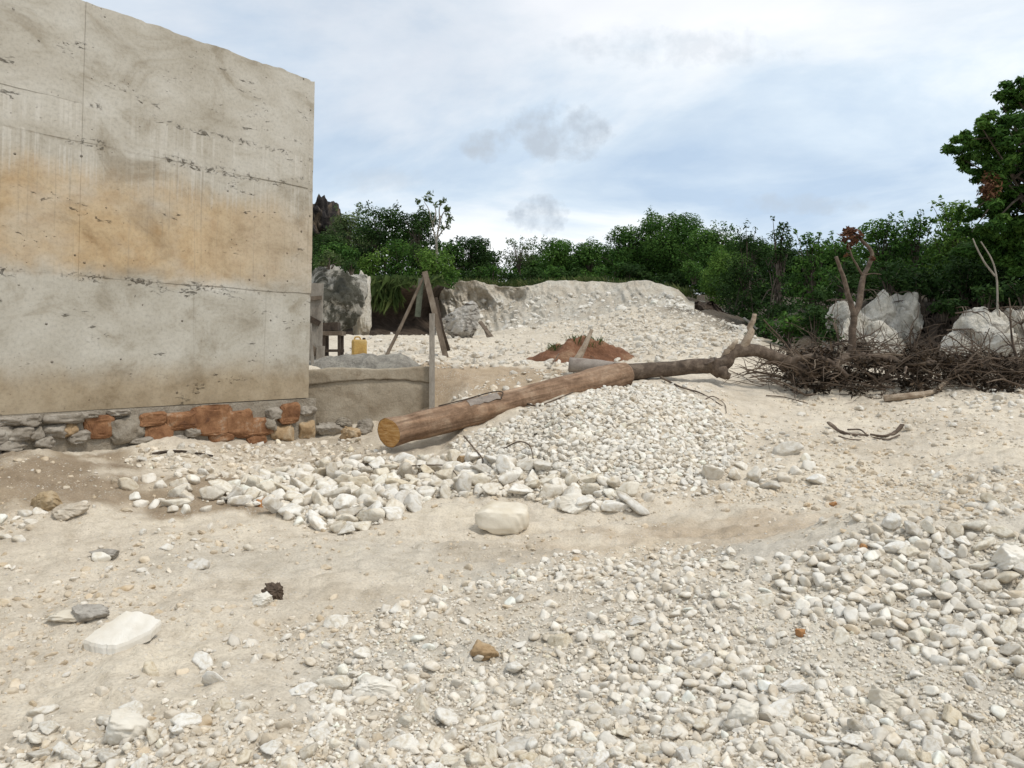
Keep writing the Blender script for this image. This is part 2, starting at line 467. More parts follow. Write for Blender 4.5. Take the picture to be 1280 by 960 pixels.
M = {}
M['ground'] = mat_ground()
M['stone'] = mat_stone('white_limestone', False)
M['stone_white'] = mat_stone('white_rock', False, (.69, .66, .60), .88)
M['stone_cream'] = mat_stone('cream_rock', False, (.65, .60, .505), .86)
M['stone_greyish'] = mat_stone('greyish_rock', False, (.56, .53, .475), .84)
M['gravel'] = mat_stone('limestone_rubble', True)
M['concrete'] = mat_concrete()
M['plaster'] = mat_plaster()
M['core'] = mat_noise('joint_shadow_concrete', [(.12, .10, .08), (.22, .19, .15)], 8)
def bark_extra(m, p, c):
    r1 = m.N.new('ShaderNodeMapping'); r0 = m.N.new('ShaderNodeMapping'); r0.inputs['Rotation'].default_value = (0, 0, R(-27.2)); m.L.new(m.pos(), r0.inputs[0])
    r1.inputs['Rotation'].default_value = (0, R(10.8), 0); m.L.new(r0.outputs[0], r1.inputs[0])
    st = m.noise(m.map(r1.outputs[0], (1.2, 16, 16)), 1.0, 6, .65, .3)
    c = m.mix(1, c, m.ramp(st, [(.32, (.55, .52, .50)), (.5, (1, 1, 1)), (.68, (1.35, 1.33, 1.30))]), 'MULTIPLY')
    m.bump(st, .7, .03)
    return c
M['bark'] = mat_noise('smooth_brown_bark', [(.145, .088, .054), (.25, .162, .105), (.355, .258, .18)], 4, (1, 1, 1), .6, .03, fine=28, extra=bark_extra)
M['bark_dark'] = mat_noise('dark_branch_bark', [(.055, .040, .030), (.115, .085, .063), (.20, .157, .12)], 9, (1, 1, 1), .8, .02)
M['twig'] = mat_noise('dry_twig', [(.055, .040, .029), (.11, .08, .058), (.22, .175, .13)], 3)
M['deadwood'] = mat_noise('bleached_branch', [(.20, .145, .10), (.31, .245, .18), (.40, .335, .26)], 9)
M['cutwood'] = mat_noise('fresh_cut_wood', [(.30, .14, .045), (.50, .28, .10), (.62, .42, .21)], 5, (1.5, 1.5, 9), .5, .015)
M['peel'] = mat_noise('peeled_grey_wood', [(.20, .165, .14), (.33, .29, .25)], 6, (1, 1, 1), .4)
M['timber'] = mat_noise('weathered_timber', [(.075, .056, .040), (.145, .112, .082), (.22, .182, .142)], 7, (1, 1, .3))
M['timber_grey'] = mat_noise('grey_timber', [(.19, .165, .135), (.30, .27, .23), (.38, .35, .30)], 7, (1, 1, .3))
M['timber_dark'] = mat_noise('dark_timber', [(.028, .020, .016), (.06, .045, .034), (.10, .075, .055)], 7)
M['timber_green'] = mat_noise('mossy_timber', [(.09, .105, .075), (.17, .18, .135)], 7)
M['yellow'] = mat_noise('dusty_yellow_plastic', [(.30, .18, .055), (.45, .29, .09), (.50, .36, .15)], 4, bump=.1, rough=.6)
M['mortar'] = mat_noise('grey_mortar', [(.17, .155, .13), (.27, .25, .215), (.38, .355, .30)], 6, bump=1, bdist=.06)
M['footmortar'] = mat_noise('footing_mortar', [(.24, .20, .15), (.36, .32, .26)], 6, bump=.9, bdist=.05)
M['fieldstone'] = mat_noise('grey_brown_fieldstone', [(.17, .145, .11), (.29, .255, .21), (.40, .365, .31)], 5, bump=.6)
M['redstone'] = mat_noise('rust_red_stone', [(.11, .052, .028), (.185, .088, .042), (.27, .14, .07), (.38, .29, .21)], 5, bump=.7)
M['ochrestone'] = mat_noise('ochre_stone', [(.27, .18, .095), (.37, .26, .15), (.46, .38, .27)], 5, bump=.6)
M['greylump'] = mat_noise('grey_lump', [(.22, .20, .165), (.33, .30, .26), (.45, .42, .37)], 9, bump=.8)
M['tan'] = mat_noise('tan_rock', [(.36, .30, .225), (.47, .405, .32), (.55, .495, .41)], 7, bump=.6)
M['ochreclod'] = mat_noise('ochre_clod', [(.30, .21, .115), (.40, .30, .18), (.48, .39, .27)], 7, bump=.8)
M['orange'] = mat_noise('orange_clay', [(.33, .15, .06), (.46, .26, .12)], 8)
M['redearth'] = mat_noise('red_earth', [(.12, .055, .028), (.21, .10, .055), (.36, .23, .14)], 3, bump=1, bdist=.1)
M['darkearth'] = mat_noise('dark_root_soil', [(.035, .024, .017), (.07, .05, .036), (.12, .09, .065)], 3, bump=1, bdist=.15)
def cliff_extra(m, p, c):
    x, y, z = m.sepxyz(m.pos())
    g = m.ramp(m.noise(m.map(m.pos(), (1.0, .5, .20)), .9, 7, .68, .6), [(.42, 1), (.52, .0)])
    return m.mix(m.math('MULTIPLY', g, .28), c, (.40, .32, .23))
M['cliff'] = mat_noise('cut_limestone_face', [(.54, .47, .37), (.64, .58, .48), (.68, .64, .56)], 1.1, bump=1.0, bdist=.4, fine=9, extra=cliff_extra)
def out_extra(m, p, c):
    g = m.ramp(m.noise(m.map(m.pos(), (1, 1, .8)), 1.1, 8, .68, .8), [(.57, 0), (.64, 1)])
    return m.mix(m.math('MULTIPLY', g, .75), c, (.09, .07, .05))
M['outcrop'] = mat_noise('weathered_limestone', [(.48, .44, .36), (.60, .56, .48), (.65, .62, .56)], 2, bump=.9, bdist=.15, fine=14, extra=out_extra)
def grey_extra(m, p, c):
    g = m.ramp(m.noise(m.pos(), 1.1, 7, .68, .8), [(.42, 0), (.52, 1)])
    return m.mix(m.math('MULTIPLY', g, .88), c, (.045, .045, .030))
M['lichen_rock'] = mat_noise('lichened_grey_limestone', [(.34, .325, .28), (.50, .475, .42), (.60, .575, .52)], 1.6, bump=1, bdist=.3, fine=8, extra=grey_extra)
def band_extra(m, p, c):
    g = m.ramp(m.noise(m.map(m.pos(), (1.0, 1.0, 3.2)), 1.7, 7, .68, 1.2), [(.53, 0), (.60, 1)])
    return m.mix(m.math('MULTIPLY', g, .9), c, (.05, .036, .025))
M['banded'] = mat_noise('dark_banded_limestone', [(.40, .36, .31), (.54, .51, .46), (.60, .58, .54)], 2.2, bump=1, bdist=.2, fine=12, extra=band_extra)
M['blackcliff'] = mat_noise('black_stained_cliff', [(.012, .011, .012), (.035, .03, .028), (.20, .15, .10)], 1.2, (1, 1, .4), 1, .4)
M['leaf_dark'] = mat_leaf('dark_leaves', [(0.0136, 0.0328, 0.0088), (0.0272, 0.0607, 0.0144), (0.0520, 0.0976, 0.0232)])
M['leaf_mid'] = mat_leaf('mid_green_leaves', [(0.0238, 0.0619, 0.0127), (0.0510, 0.1195, 0.0213), (0.0960, 0.1806, 0.0340)])
M['leaf_light'] = mat_leaf('light_green_leaves', [(0.0450, 0.0972, 0.0162), (0.0909, 0.1755, 0.0297), (0.1593, 0.2565, 0.0522)])
M['leaf_olive'] = mat_leaf('olive_leaves', [(0.042, 0.071, 0.025), (0.083, 0.122, 0.043), (0.150, 0.193, 0.076)])
M['leaf_dead'] = mat_leaf('dead_leaves', [(.018, .014, .010), (.042, .030, .020), (.10, .068, .042)], .15)
M['leaf_red'] = mat_leaf('withered_red_leaves', [(.05, .022, .014), (.12, .055, .03), (.20, .11, .06)], .2)
M['grass'] = mat_leaf('grass_blades', [(.035, .06, .018), (.08, .12, .035), (.16, .17, .07)], .3)
M['trunk'] = mat_noise('tree_trunk', [(.045, .035, .026), (.09, .072, .055), (.16, .135, .11)], 5)
M['paletrunk'] = mat_noise('pale_trunk', [(.20, .175, .14), (.32, .29, .245)], 5)

# ------------------------------------------------------------------ terrain
COLS = {
 -900: [(1, 0), (3.2, .1), (4.6, .45), (5.3, .5), (12, .6), (14, 1.5), (24, 2.1), (45, 2.6), (50, 5.6), (90, 7)],
 -600: [(1, 0), (3.5, .05), (5, .3), (5.95, .52), (6.3, .52), (12, .6), (14, 1.5), (24, 2.1), (45, 2.6), (50, 5.6), (90, 7)],
 -250: [(1, 0), (4, .02), (5.8, .1), (6.6, .35), (7.3, .55), (7.7, .55), (12, .6), (14, 1.5), (24, 2.1), (45, 2.6), (50, 5.6), (90, 7)],
 0:    [(1, 0), (4.3, .02), (6.6, .10), (7.5, .36), (8.6, .57), (8.9, .57), (12.4, .6), (14, 1.5), (24, 2.0), (45, 2.5), (48, 5.6), (90, 8)],
 200:  [(1, 0), (7.3, .10), (8.4, .24), (9.9, .48), (10.2, .48), (12.4, .6), (13.2, 1.35), (14, 1.5), (24, 2.0), (45, 2.5), (48, 5.6), (90, 8)],
 390:  [(1, 0), (7, .04), (9, .12), (11, .30), (12.1, .36), (12.3, .40), (12.55, 1.36), (14, 1.53), (24, 2.05), (45, 2.55), (48, 5.4), (90, 8)],
 500:  [(1, 0), (7, .05), (9, .16), (10.8, .36), (12.4, .48), (12.65, .55), (12.8, 1.36), (14.3, 1.50), (24, 2.0), (46, 2.55), (49, 5.4), (90, 8)],
 545:  [(1, 0), (7, .05), (9, .18), (10.8, .40), (12.2, .62), (12.7, .80), (13.2, 1.30), (14.3, 1.48), (24, 2.0), (47, 2.55), (49.5, 5.6), (90, 8)],
 590:  [(1, 0), (7, .05), (9, .22), (10.4, .48), (11.6, .74), (12.6, 1.06), (13.6, 1.36), (24, 2.0), (46.5, 2.6), (49.5, 5.55), (90, 8)],
 650:  [(1, 0), (7.4, .05), (8.8, .34), (9.8, .64), (11.2, .82), (12.5, 1.12), (14, 1.40), (24, 2.0), (36, 2.6), (44, 3.1), (49, 5.45), (90, 8)],
 720:  [(1, 0), (7.4, .05), (8.4, .33), (9.8, .97), (10.5, .98), (11.4, 1.04), (12.5, 1.2), (14, 1.42), (20, 1.72), (30, 2.4), (40, 3.3), (44, 3.6), (49, 5.6), (90, 8)],
 800:  [(1, 0), (7.4, .06), (8.2, .32), (10.1, 1.08), (10.9, 1.07), (12, 1.17), (14, 1.42), (16, 1.62), (24, 2.3), (34, 3.45), (38.5, 3.9), (43, 4.3), (47, 5.25), (90, 8)],
 880:  [(1, 0), (7.6, .09), (8.8, .40), (10.9, .96), (12, 1.10), (14, 1.36), (18, 1.75), (24, 2.45), (32, 3.35), (36, 3.5), (42, 3.8), (60, 6), (90, 8)],
 940:  [(1, 0), (6, .08), (8, .16), (10, .5), (12, .93), (13, 1.07), (15, 1.3), (20, 1.95), (26, 2.2), (32, 2.9), (60, 6), (90, 8)],
 1010: [(1, 0), (6, .10), (8, .24), (11, .68), (13, .98), (15, 1.15), (18, 1.5), (21, 1.9), (25, 3.0), (50, 5), (90, 8)],
 1100: [(1, 0), (5, .12), (8, .28), (11, .70), (13, .95), (15, 1.08), (18, 1.4), (20, 1.65), (21.5, 3.1), (40, 5), (90, 8)],
 1280: [(1, 0), (5.4, .14), (7, .36), (9, .58), (13, 1.0), (16, 1.35), (18, 1.5), (19.2, 2.7), (40, 5), (90, 8)],
 1700: [(1, 0), (5.4, .15), (7, .38), (9, .6), (13, 1.1), (16, 1.5), (18, 1.7), (19.5, 3.0), (40, 5), (90, 8)],
 2400: [(1, 0), (5.4, .15), (7, .38), (9, .6), (13, 1.1), (16, 1.5), (18, 1.7), (19.5, 3.0), (40, 5), (90, 8)],
}
UG = np.concatenate([np.linspace(-1.9, -.72, 50, endpoint=False), np.linspace(-.72, .72, 540, endpoint=False), np.linspace(.72, 1.8, 50)])
YG = np.geomspace(1.0, 90, 460)
cpx = np.array(sorted(COLS)); cu = (cpx - CX) / FPX
prof = np.array([np.interp(YG, *zip(*COLS[p])) for p in cpx])
k = np.exp(-np.linspace(-2, 2, 7) ** 2); k /= k.sum()
prof = np.array([np.convolve(np.pad(q, 3, mode='edge'), k, 'valid') for q in prof])
ii = np.clip(np.searchsorted(cu, UG) - 1, 0, len(cu) - 2)
ff = np.clip((UG - cu[ii]) / (cu[ii + 1] - cu[ii]), 0, 1); ff = ff * ff * (3 - 2 * ff)
H = prof[ii] * (1 - ff)[:, None] + prof[ii + 1] * ff[:, None]
GX = UG[:, None] * YG[None]; GY = np.broadcast_to(YG[None], GX.shape)
def bumpf(X, Y, cx, cy, rx, ry, h, rot=0.0):
    dx, dy = X - cx, Y - cy
    a, b = dx * math.cos(rot) + dy * math.sin(rot), -dx * math.sin(rot) + dy * math.cos(rot)
    return h * np.exp(-(a / rx) ** 2 - (b / ry) ** 2)
H = H + bumpf(GX, GY, 3.0, 5.2, 1.45, .85, .46) + bumpf(GX, GY, 1.2, 4.6, 1.1, .8, .10) + bumpf(GX, GY, -.25, 4.4, .6, .5, .08)
H = H + bumpf(GX, GY, 1.15, 6.3, .35, .2, .07) + bumpf(GX, GY, -1.2, 3.1, .8, .4, .05)
amp = np.clip(GY / 6, .35, 4)
H = H + amp * .05 * fbm(GX * .9 / np.sqrt(amp), GY * .9 / np.sqrt(amp), 3) + .05 * fbm(GX * 3.1, GY * 3.1, 3) + np.where(GY < 20, .028, .05) * fbm(GX * 11, GY * 11, 3) - .035 * np.abs(fbm(GX * 2.3 + 40, GY * 3.4, 4)) + np.where(GY < 12, .012, 0) * np.maximum(fbm(GX * 26, GY * 26, 2), -.1)

for off_ in (0.0, 1.55):
    dl = (GX * -.36 + (GY - 6.15 - off_ * .55) * .93) + .10 * fbm(GX * .5, GX * 0 + off_, 2)
    H = H - .030 * np.exp(-(dl / .13) ** 2) + .018 * np.exp(-((np.abs(dl) - .24) / .08) ** 2) * (.6 + fbm(GX * 2.1, GY * 2.1, 3))

def ground(X, Y):
    X, Y = np.asarray(X, float), np.asarray(Y, float)
    u = X / np.maximum(Y, 1e-3)
    i = np.clip(np.searchsorted(UG, u) - 1, 0, len(UG) - 2); j = np.clip(np.searchsorted(YG, Y) - 1, 0, len(YG) - 2)
    a = np.clip((u - UG[i]) / (UG[i + 1] - UG[i]), 0, 1); b = np.clip((Y - YG[j]) / (YG[j + 1] - YG[j]), 0, 1)
    return (H[i, j] * (1 - a) + H[i + 1, j] * a) * (1 - b) + (H[i, j + 1] * (1 - a) + H[i + 1, j + 1] * a) * b
def g1(x, y): return float(ground(np.array([x]), np.array([y]))[0])

def hit(px, py, ymax=60.0):
    """ground points seen at the pixels"""
    px, py = np.asarray(px, float), np.asarray(py, float)
    ys = np.geomspace(1.2, ymax, 420)
    out = np.full((len(px), 3), np.nan)
    for s in range(0, len(px), 4000):
        u = (px[s:s + 4000] - CX) / FPX; v = (py[s:s + 4000] - HY) / FPX
        Y = np.broadcast_to(ys, (len(u), len(ys)))
        d = EYE - v[:, None] * Y - ground(u[:, None] * Y, Y)
        neg = d < 0
        j = neg.argmax(1); ok = neg.any(1) & (j > 0)
        r = np.where(ok)[0]
        d0, d1 = d[r, j[r] - 1], d[r, j[r]]
        t = d0 / (d0 - d1)
        yy = ys[j[r] - 1] + t * (ys[j[r]] - ys[j[r] - 1])
        out[s + r] = np.stack([u[r] * yy, yy, EYE - v[r] * yy], 1)
    return out

def pix(X, Y, Z):
    return CX + X / Y * FPX, HY + (EYE - Z) / Y * FPX

# soil colours: pale dust, with patches of brown earth, ochre and grey
gpx, gpy = pix(GX, GY, H)
tint = np.ones(GX.shape + (3,)) * np.array([.585, .517, .418])
def soil(mask, c):
    global tint
    m = np.clip(mask, 0, 1)[..., None]; tint = tint * (1 - m) + np.array(c) * m
nz = fbm(GX * 1.3, GY * 1.3, 4)
def blob(cx, cy, rx, ry, soft=.5):
    d = ((GX - cx) / rx) ** 2 + ((GY - cy) / ry) ** 2
    return np.clip((1.2 - d + nz * 1.6) / soft, 0, 1)
soil(blob(-5.0, 7.9, 2.1, 1.2) * .95, (.29, .225, .155))          # brown earth banked against the footing
soil(blob(-2.3, 10.7, 1.6, 1.2) * .5, (.36, .30, .225))
soil(blob(-.75, 12.9, 1.3, 1.0) * .8, (.33, .24, .15))              # slope right of the low wall
soil(blob(1.4, 6.4, 1.8, .8) * .5, (.44, .345, .24))
soil(blob(-1.2, 6.0, 1.8, .7) * .5, (.50, .455, .38))
soil(blob(2.6, 6.6, 1.4, .6) * .45, (.45, .36, .26))
soil(blob(.2, 4.5, .9, .5) * .35, (.42, .38, .32))
soil(np.clip((GY - 15) / 8, 0, 1) * .55, (.52, .46, .37))
soil(blob(1.6, 3.9, 2.2, 1.9, .8) * .6, (.53, .495, .43))
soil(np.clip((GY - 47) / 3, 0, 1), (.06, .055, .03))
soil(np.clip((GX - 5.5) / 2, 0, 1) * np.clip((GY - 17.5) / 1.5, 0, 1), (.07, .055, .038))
nu, ny = GX.shape
V = np.stack([GX, GY, H], 2).reshape(-1, 3)
I = np.arange(nu * ny).reshape(nu, ny)
F = np.stack([I[:-1, :-1], I[1:, :-1], I[1:, 1:], I[:-1, 1:]], 2).reshape(-1, 4)
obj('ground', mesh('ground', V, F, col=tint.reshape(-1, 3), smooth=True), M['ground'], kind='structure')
# plain sheet below and beyond, out to the horizon
far = MB()
far.add([(-3000, -3000, -.35), (3000, -3000, -.35), (3000, 3000, -.35), (-3000, 3000, -.35)], [(0, 1, 2, 3)], (.40, .36, .28))
far.build('terrain', M['ground'], kind='structure')
yd = MB()
xs = np.linspace(-40, 40, 60); ysb = np.linspace(-40, 1.02, 40)
A, B = np.meshgrid(xs, ysb, indexing='ij')
Z = -.02 + .03 * fbm(A * .7, B * .7, 3) - .03
I2 = np.arange(A.size).reshape(A.shape)
yd.add(np.stack([A, B, Z], 2).reshape(-1, 3), np.stack([I2[:-1, :-1], I2[1:, :-1], I2[1:, 1:], I2[:-1, 1:]], 2).reshape(-1, 4), (.47, .41, .325))
yd.build('yard_ground', M['ground'], smooth=True, kind='structure')

# ------------------------------------------------------------------ quarry faces (cut limestone)
def strip(name, ctrl, mat, nu_=160, nv=26, disp=.35, gully=.5, undercut=0.0, seed=0.0, conc=1.2, kind='structure', smooth=True, **kw):
    """a rock face through (px, Ybase, pybase, Ytop, pytop) controls"""
    c = np.array(ctrl, float)
    t = np.linspace(0, 1, nu_); tt = np.linspace(0, 1, len(c))
    q = np.stack([np.interp(t, tt, c[:, i]) for i in range(c.shape[1])], 1)
    v = np.linspace(-.12, 1.0, nv)
    Yb, Yt = q[:, 1], q[:, 3]
    Zb = EYE - (q[:, 2] - HY) / FPX * Yb; Zt = EYE - (q[:, 4] - HY) / FPX * Yt
    U = (q[:, 0] - CX) / FPX
    vv = v[None]; prf = np.clip(vv, 0, 1)
    s = U * Yb
    Y = Yb[:, None] + (Yt - Yb)[:, None] * prf ** conc
    Zm = Zb[:, None] + (Zt - Zb)[:, None] * vv
    S = s[:, None] + 0 * vv
    d = disp * (fbm(S * .55 + seed, Zm * .45 + seed, 5, .55)) + gully * np.abs(fbm(S * .62 + seed * 2 + .22 * Zm + .5 * fbm(S * .5, Zm * .6, 2), Zm * .17 + 3 + seed, 6, .60)) * np.sin(np.pi * np.clip(vv * .9 + .05, 0, 1))
    d = d - .45 * gully * .5 - .5 * (undercut == 0)
    Y = Y + d + undercut * np.sin(np.pi * np.clip(vv / .9, 0, 1)) ** 1.0 * (vv < .93)
    Zm = Zm + (vv > .95) * .22 * fbm(S * 1.1 + 5, S * 0 + seed, 4)
    X = U[:, None] * Y
    V = np.stack([X, Y, Zm], 2)
    back = V[:, -1:].copy(); back[:, :, 1] += 3.0; back[:, :, 2] -= .1
    V = np.concatenate([V, back], 1); nvv = nv + 1
    I = np.arange(nu_ * nvv).reshape(nu_, nvv)
    F = np.stack([I[:-1, :-1], I[1:, :-1], I[1:, 1:], I[:-1, 1:]], 2).reshape(-1, 4)
    return obj(name, mesh(name, V.reshape(-1, 3), F, smooth=smooth), mat, kind=kind, **kw)

face = strip('quarry_face', [(545, 44, 424, 45.6, 352), (575, 43, 424, 46, 354), (610, 41, 422, 46, 357), (650, 38, 416, 46, 358), (690, 36, 413, 46, 355), (740, 34.5, 408, 45.8, 352),
                      (790, 33.5, 403, 44, 355), (830, 33, 400, 42, 357), (848, 33, 399, 41.5, 364), (862, 33, 400, 41, 378), (880, 32.4, 402, 40.5, 376), (905, 31, 406, 39, 388), (935, 29, 418, 35, 408)],
      M['cliff'], 420, 60, 1.2, 2.4, 0, 3.0, conc=.62)
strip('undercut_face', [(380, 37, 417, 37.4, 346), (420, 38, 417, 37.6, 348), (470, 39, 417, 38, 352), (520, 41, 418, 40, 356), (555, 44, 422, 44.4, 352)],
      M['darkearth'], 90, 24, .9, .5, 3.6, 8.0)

# ------------------------------------------------------------------ concrete wall
WE = np.array([-3.05, 12.0]); WD = np.array([-.738, -1.0]); WD = WD / np.linalg.norm(WD)    # runs from its far end towards the left foreground
WN = np.array([-WD[1], WD[0]]) * 1.0
if WN[1] > 0: WN = -WN                                                                    # faces the camera
def wall_s(px):
    u = (px - CX) / FPX
    A = np.array([[WD[0], -u], [WD[1], -1.0]])
    return float(np.linalg.solve(A, -WE)[0])
def wpt(s, z, out=0.0):
    s, z = np.asarray(s, float), np.asarray(z, float)
    s2 = s - .026 * (z - 3.3)
    return np.stack([WE[0] + WD[0] * s2 + WN[0] * out, WE[1] + WD[1] * s2 + WN[1] * out, z + 0 * s2], -1)
VJ = wall_s(100)
WB = np.array([*WE, .9])
wall = thing('concrete_wall', WB, 'tall stained raw concrete wall with pour joints, on a stone footing', 'wall')
def panel(s0, s1, z0, z1, proud, name='panel', top=False, thick=.34):
    g = .0004
    ns, nz_ = max(4, int((s1 - s0) / .06)), max(4, int((z1 - z0) / .06))
    S, Zz = np.meshgrid(np.linspace(s0 + g, s1 - g, ns), np.linspace(z0 + g, z1 - g, nz_), indexing='ij')
    W = (Zz - z0) / (z1 - z0); Z0 = Zz.copy()
    jw = lambda zj: .022 * fbm(S * 1.1 + zj * 7.7, S * 0 + zj, 5, .6) * (1.0 < zj < 5.7)
    Zz = Zz + jw(z0) * (1 - W) + jw(z1) * W
    if top: Zz = Zz + W ** 6 * .022 * fbm(S * 4.5, S * 0 + 3, 5, .75)
    out = proud + .012 * fbm(S * .9 + z0, Zz * .9, 3) + .006 * fbm(S * 6, Zz * 6, 3)
    edge = np.minimum(np.minimum(S - s0, s1 - S), np.minimum(Z0 - z0, z1 - Z0))
    out = out - 0 * edge - .03 * np.clip(fbm(S * 4 + 7, Zz * 4, 3) - .28, 0, 1) * np.clip(1 - edge / .12, 0, 1)
    # s decreases to the right: order so that normals face out
    Vf = wpt(S, Zz, out)
    Vb = wpt(S, Zz, -thick)
    n = ns * nz_
    I = np.arange(n).reshape(ns, nz_)
    F = [tuple(f) for f in np.stack([I[:-1, :-1], I[1:, :-1], I[1:, 1:], I[:-1, 1:]], 2).reshape(-1, 4)]
    rim = list(I[:, 0]) + list(I[-1, 1:]) + list(I[-2::-1, -1]) + list(I[0, -2:0:-1])
    Vr = Vb.reshape(-1, 3)[rim]
    m = len(rim)
    V = np.concatenate([Vf.reshape(-1, 3), Vr, Vf.reshape(-1, 3)[rim]])
    F += [(n + m + (i + 1) % m, n + m + i, n + i, n + (i + 1) % m) for i in range(m)]
    F.append(tuple(n + i for i in range(m)))
    uv0 = np.stack([S, Z0], -1).reshape(-1, 2)
    uv = np.concatenate([uv0, uv0[rim] + .05, uv0[rim]])
    me = mesh(name, V - WB, F, uv=uv, smooth=np.arange(len(F)) < (ns - 1) * (nz_ - 1))
    return obj(name, me, M['concrete'], wall)
SL = 8.6
panel(0, VJ, .92, 2.50, .000); panel(VJ, SL, .92, 2.50, .005)
panel(0, VJ, 2.50, 4.085, .008); panel(VJ, SL, 2.50, 4.085, .003)
panel(VJ, SL, 4.085, 4.54, .006); panel(.10, VJ, 4.085, 5.75, .014, top=True); panel(VJ, SL, 4.54, 5.75, .010, top=True)
es = panel(0, .10, 4.085, 5.75, -.004, 'end_strip', top=True)
cb = MB()
Vc = []
for o_ in (-.02, -.30):
    for s_, z_ in ((.03, .9), (SL - .03, .9), (SL - .03, 5.70), (.03, 5.70)):
        Vc.append(wpt(s_, z_, o_))
cb.add(Vc, [(0, 1, 2, 3), (7, 6, 5, 4)] + [(i, i + 4, (i + 1) % 4 + 4, (i + 1) % 4) for i in range(4)])
cb.build('core', M['core'], wall, WB)

# masonry footing: every stone a part
foot = thing('stone_footing', [*WE, .3], 'rubble stone footing with rust red blocks under the concrete wall', 'footing')
FO = np.array([*WE, .3])
fb = MB()
Vc = []
for o_ in (.03, -.5):
    for s_, z_ in ((-.12, -.1), (SL, -.1), (SL, .93), (-.12, .905)):
        Vc.append(wpt(s_, z_, o_))
fb.add(Vc, [(0, 1, 2, 3), (7, 6, 5, 4)] + [(i, i + 4, (i + 1) % 4 + 4, (i + 1) % 4) for i in range(4)])
fb.build('mortar_bed', M['footmortar'], foot, FO)
fprotos = [stone(3, 900 + i, 11, 40, .09, (1, .9, .9)) for i in range(8)]
# (px, py, half width px, half height px, material) as they lie along the wall
FST = [(14, 525, 16, 8, 'fieldstone'), (44, 524, 14, 9, 'fieldstone'), (80, 522, 20, 8, 'fieldstone'), (110, 519, 12, 6, 'fieldstone'), (152, 516, 12, 5, 'fieldstone'),
       (6, 541, 14, 12, 'fieldstone'), (30, 541, 12, 9, 'fieldstone'), (49, 541, 9, 10, 'fieldstone'), (70, 537, 13, 11, 'fieldstone'), (22, 556, 16, 8, 'fieldstone'), (58, 552, 9, 8, 'fieldstone'),
       (89, 537, 9, 12, 'ochrestone'), (130, 535, 15, 15, 'redstone'), (162, 534, 18, 18, 'footmortar'), (193, 523, 13, 8, 'redstone'), (203, 540, 14, 13, 'redstone'),
       (228, 525, 18, 13, 'redstone'), (270, 524, 24, 18, 'redstone'), (300, 528, 14, 16, 'redstone'), (318, 534, 22, 13, 'redstone'), (243, 541, 8, 7, 'fieldstone'), (345, 515, 10, 8, 'fieldstone'),
       (362, 516, 11, 12, 'redstone'), (356, 540, 14, 12, 'ochrestone'), (384, 537, 11, 15, 'ochrestone'), (325, 549, 12, 5, 'redstone'), (178, 550, 12, 5, 'fieldstone'),
       (386, 513, 9, 8, 'fieldstone'), (280, 547, 13, 6, 'redstone'), (225, 548, 10, 6, 'fieldstone'), (103, 545, 10, 8, 'fieldstone'), (338, 528, 8, 10, 'footmortar')]
for x in range(-700, -8, 30):
    FST += [(x + random.randint(-5, 5), 520 + (0 - x) * .055 + dy * (1 - x / 700), 16 - x / 60, 8 - x / 100, 'fieldstone') for dy in (6, 24, 42)]
for i, (px, py, hw, hh, mt) in enumerate(FST):
    s_ = wall_s(px); Y = WE[1] + WD[1] * s_
    z_ = EYE - (py - HY) / FPX * Y
    V, F = fprotos[i % 8]
    ext = np.abs(V).max(0)
    V = V / ext; V = np.sign(V) * np.abs(V) ** (.48 if mt == 'redstone' else .72)
    kf = 1.14 if mt == 'redstone' else 1.08
    ws, hs = hw / FPX * Y / .80 * kf, hh / FPX * Y * kf
    # wall frame: along wall, out, up
    ax = np.array([WD[0], WD[1], 0]); up = np.array([0, 0, 1.0]); on = np.array([WN[0], WN[1], 0])
    flat = mt == 'redstone'
    W = V[:, :1] * ax * ws + V[:, 2:] * up * hs + V[:, 1:2] * on * (rng.uniform(.08, .13) if flat else .12)
    c = wpt(s_, z_, .03 if not flat else .015)
    W[:, 2] = np.minimum(W[:, 2], .905 - c[2] + .006 * rng.normal(size=len(W)))
    W = W + on * ((.014 if flat else .035) * fbm(V[:, 0] * 3 + i, V[:, 2] * 3, 4))[:, None]
    me = mesh('stone', W, F, smooth=mt != 'redstone')
    o = obj('stone', me, M[mt], foot); o.location = tuple(c - FO)

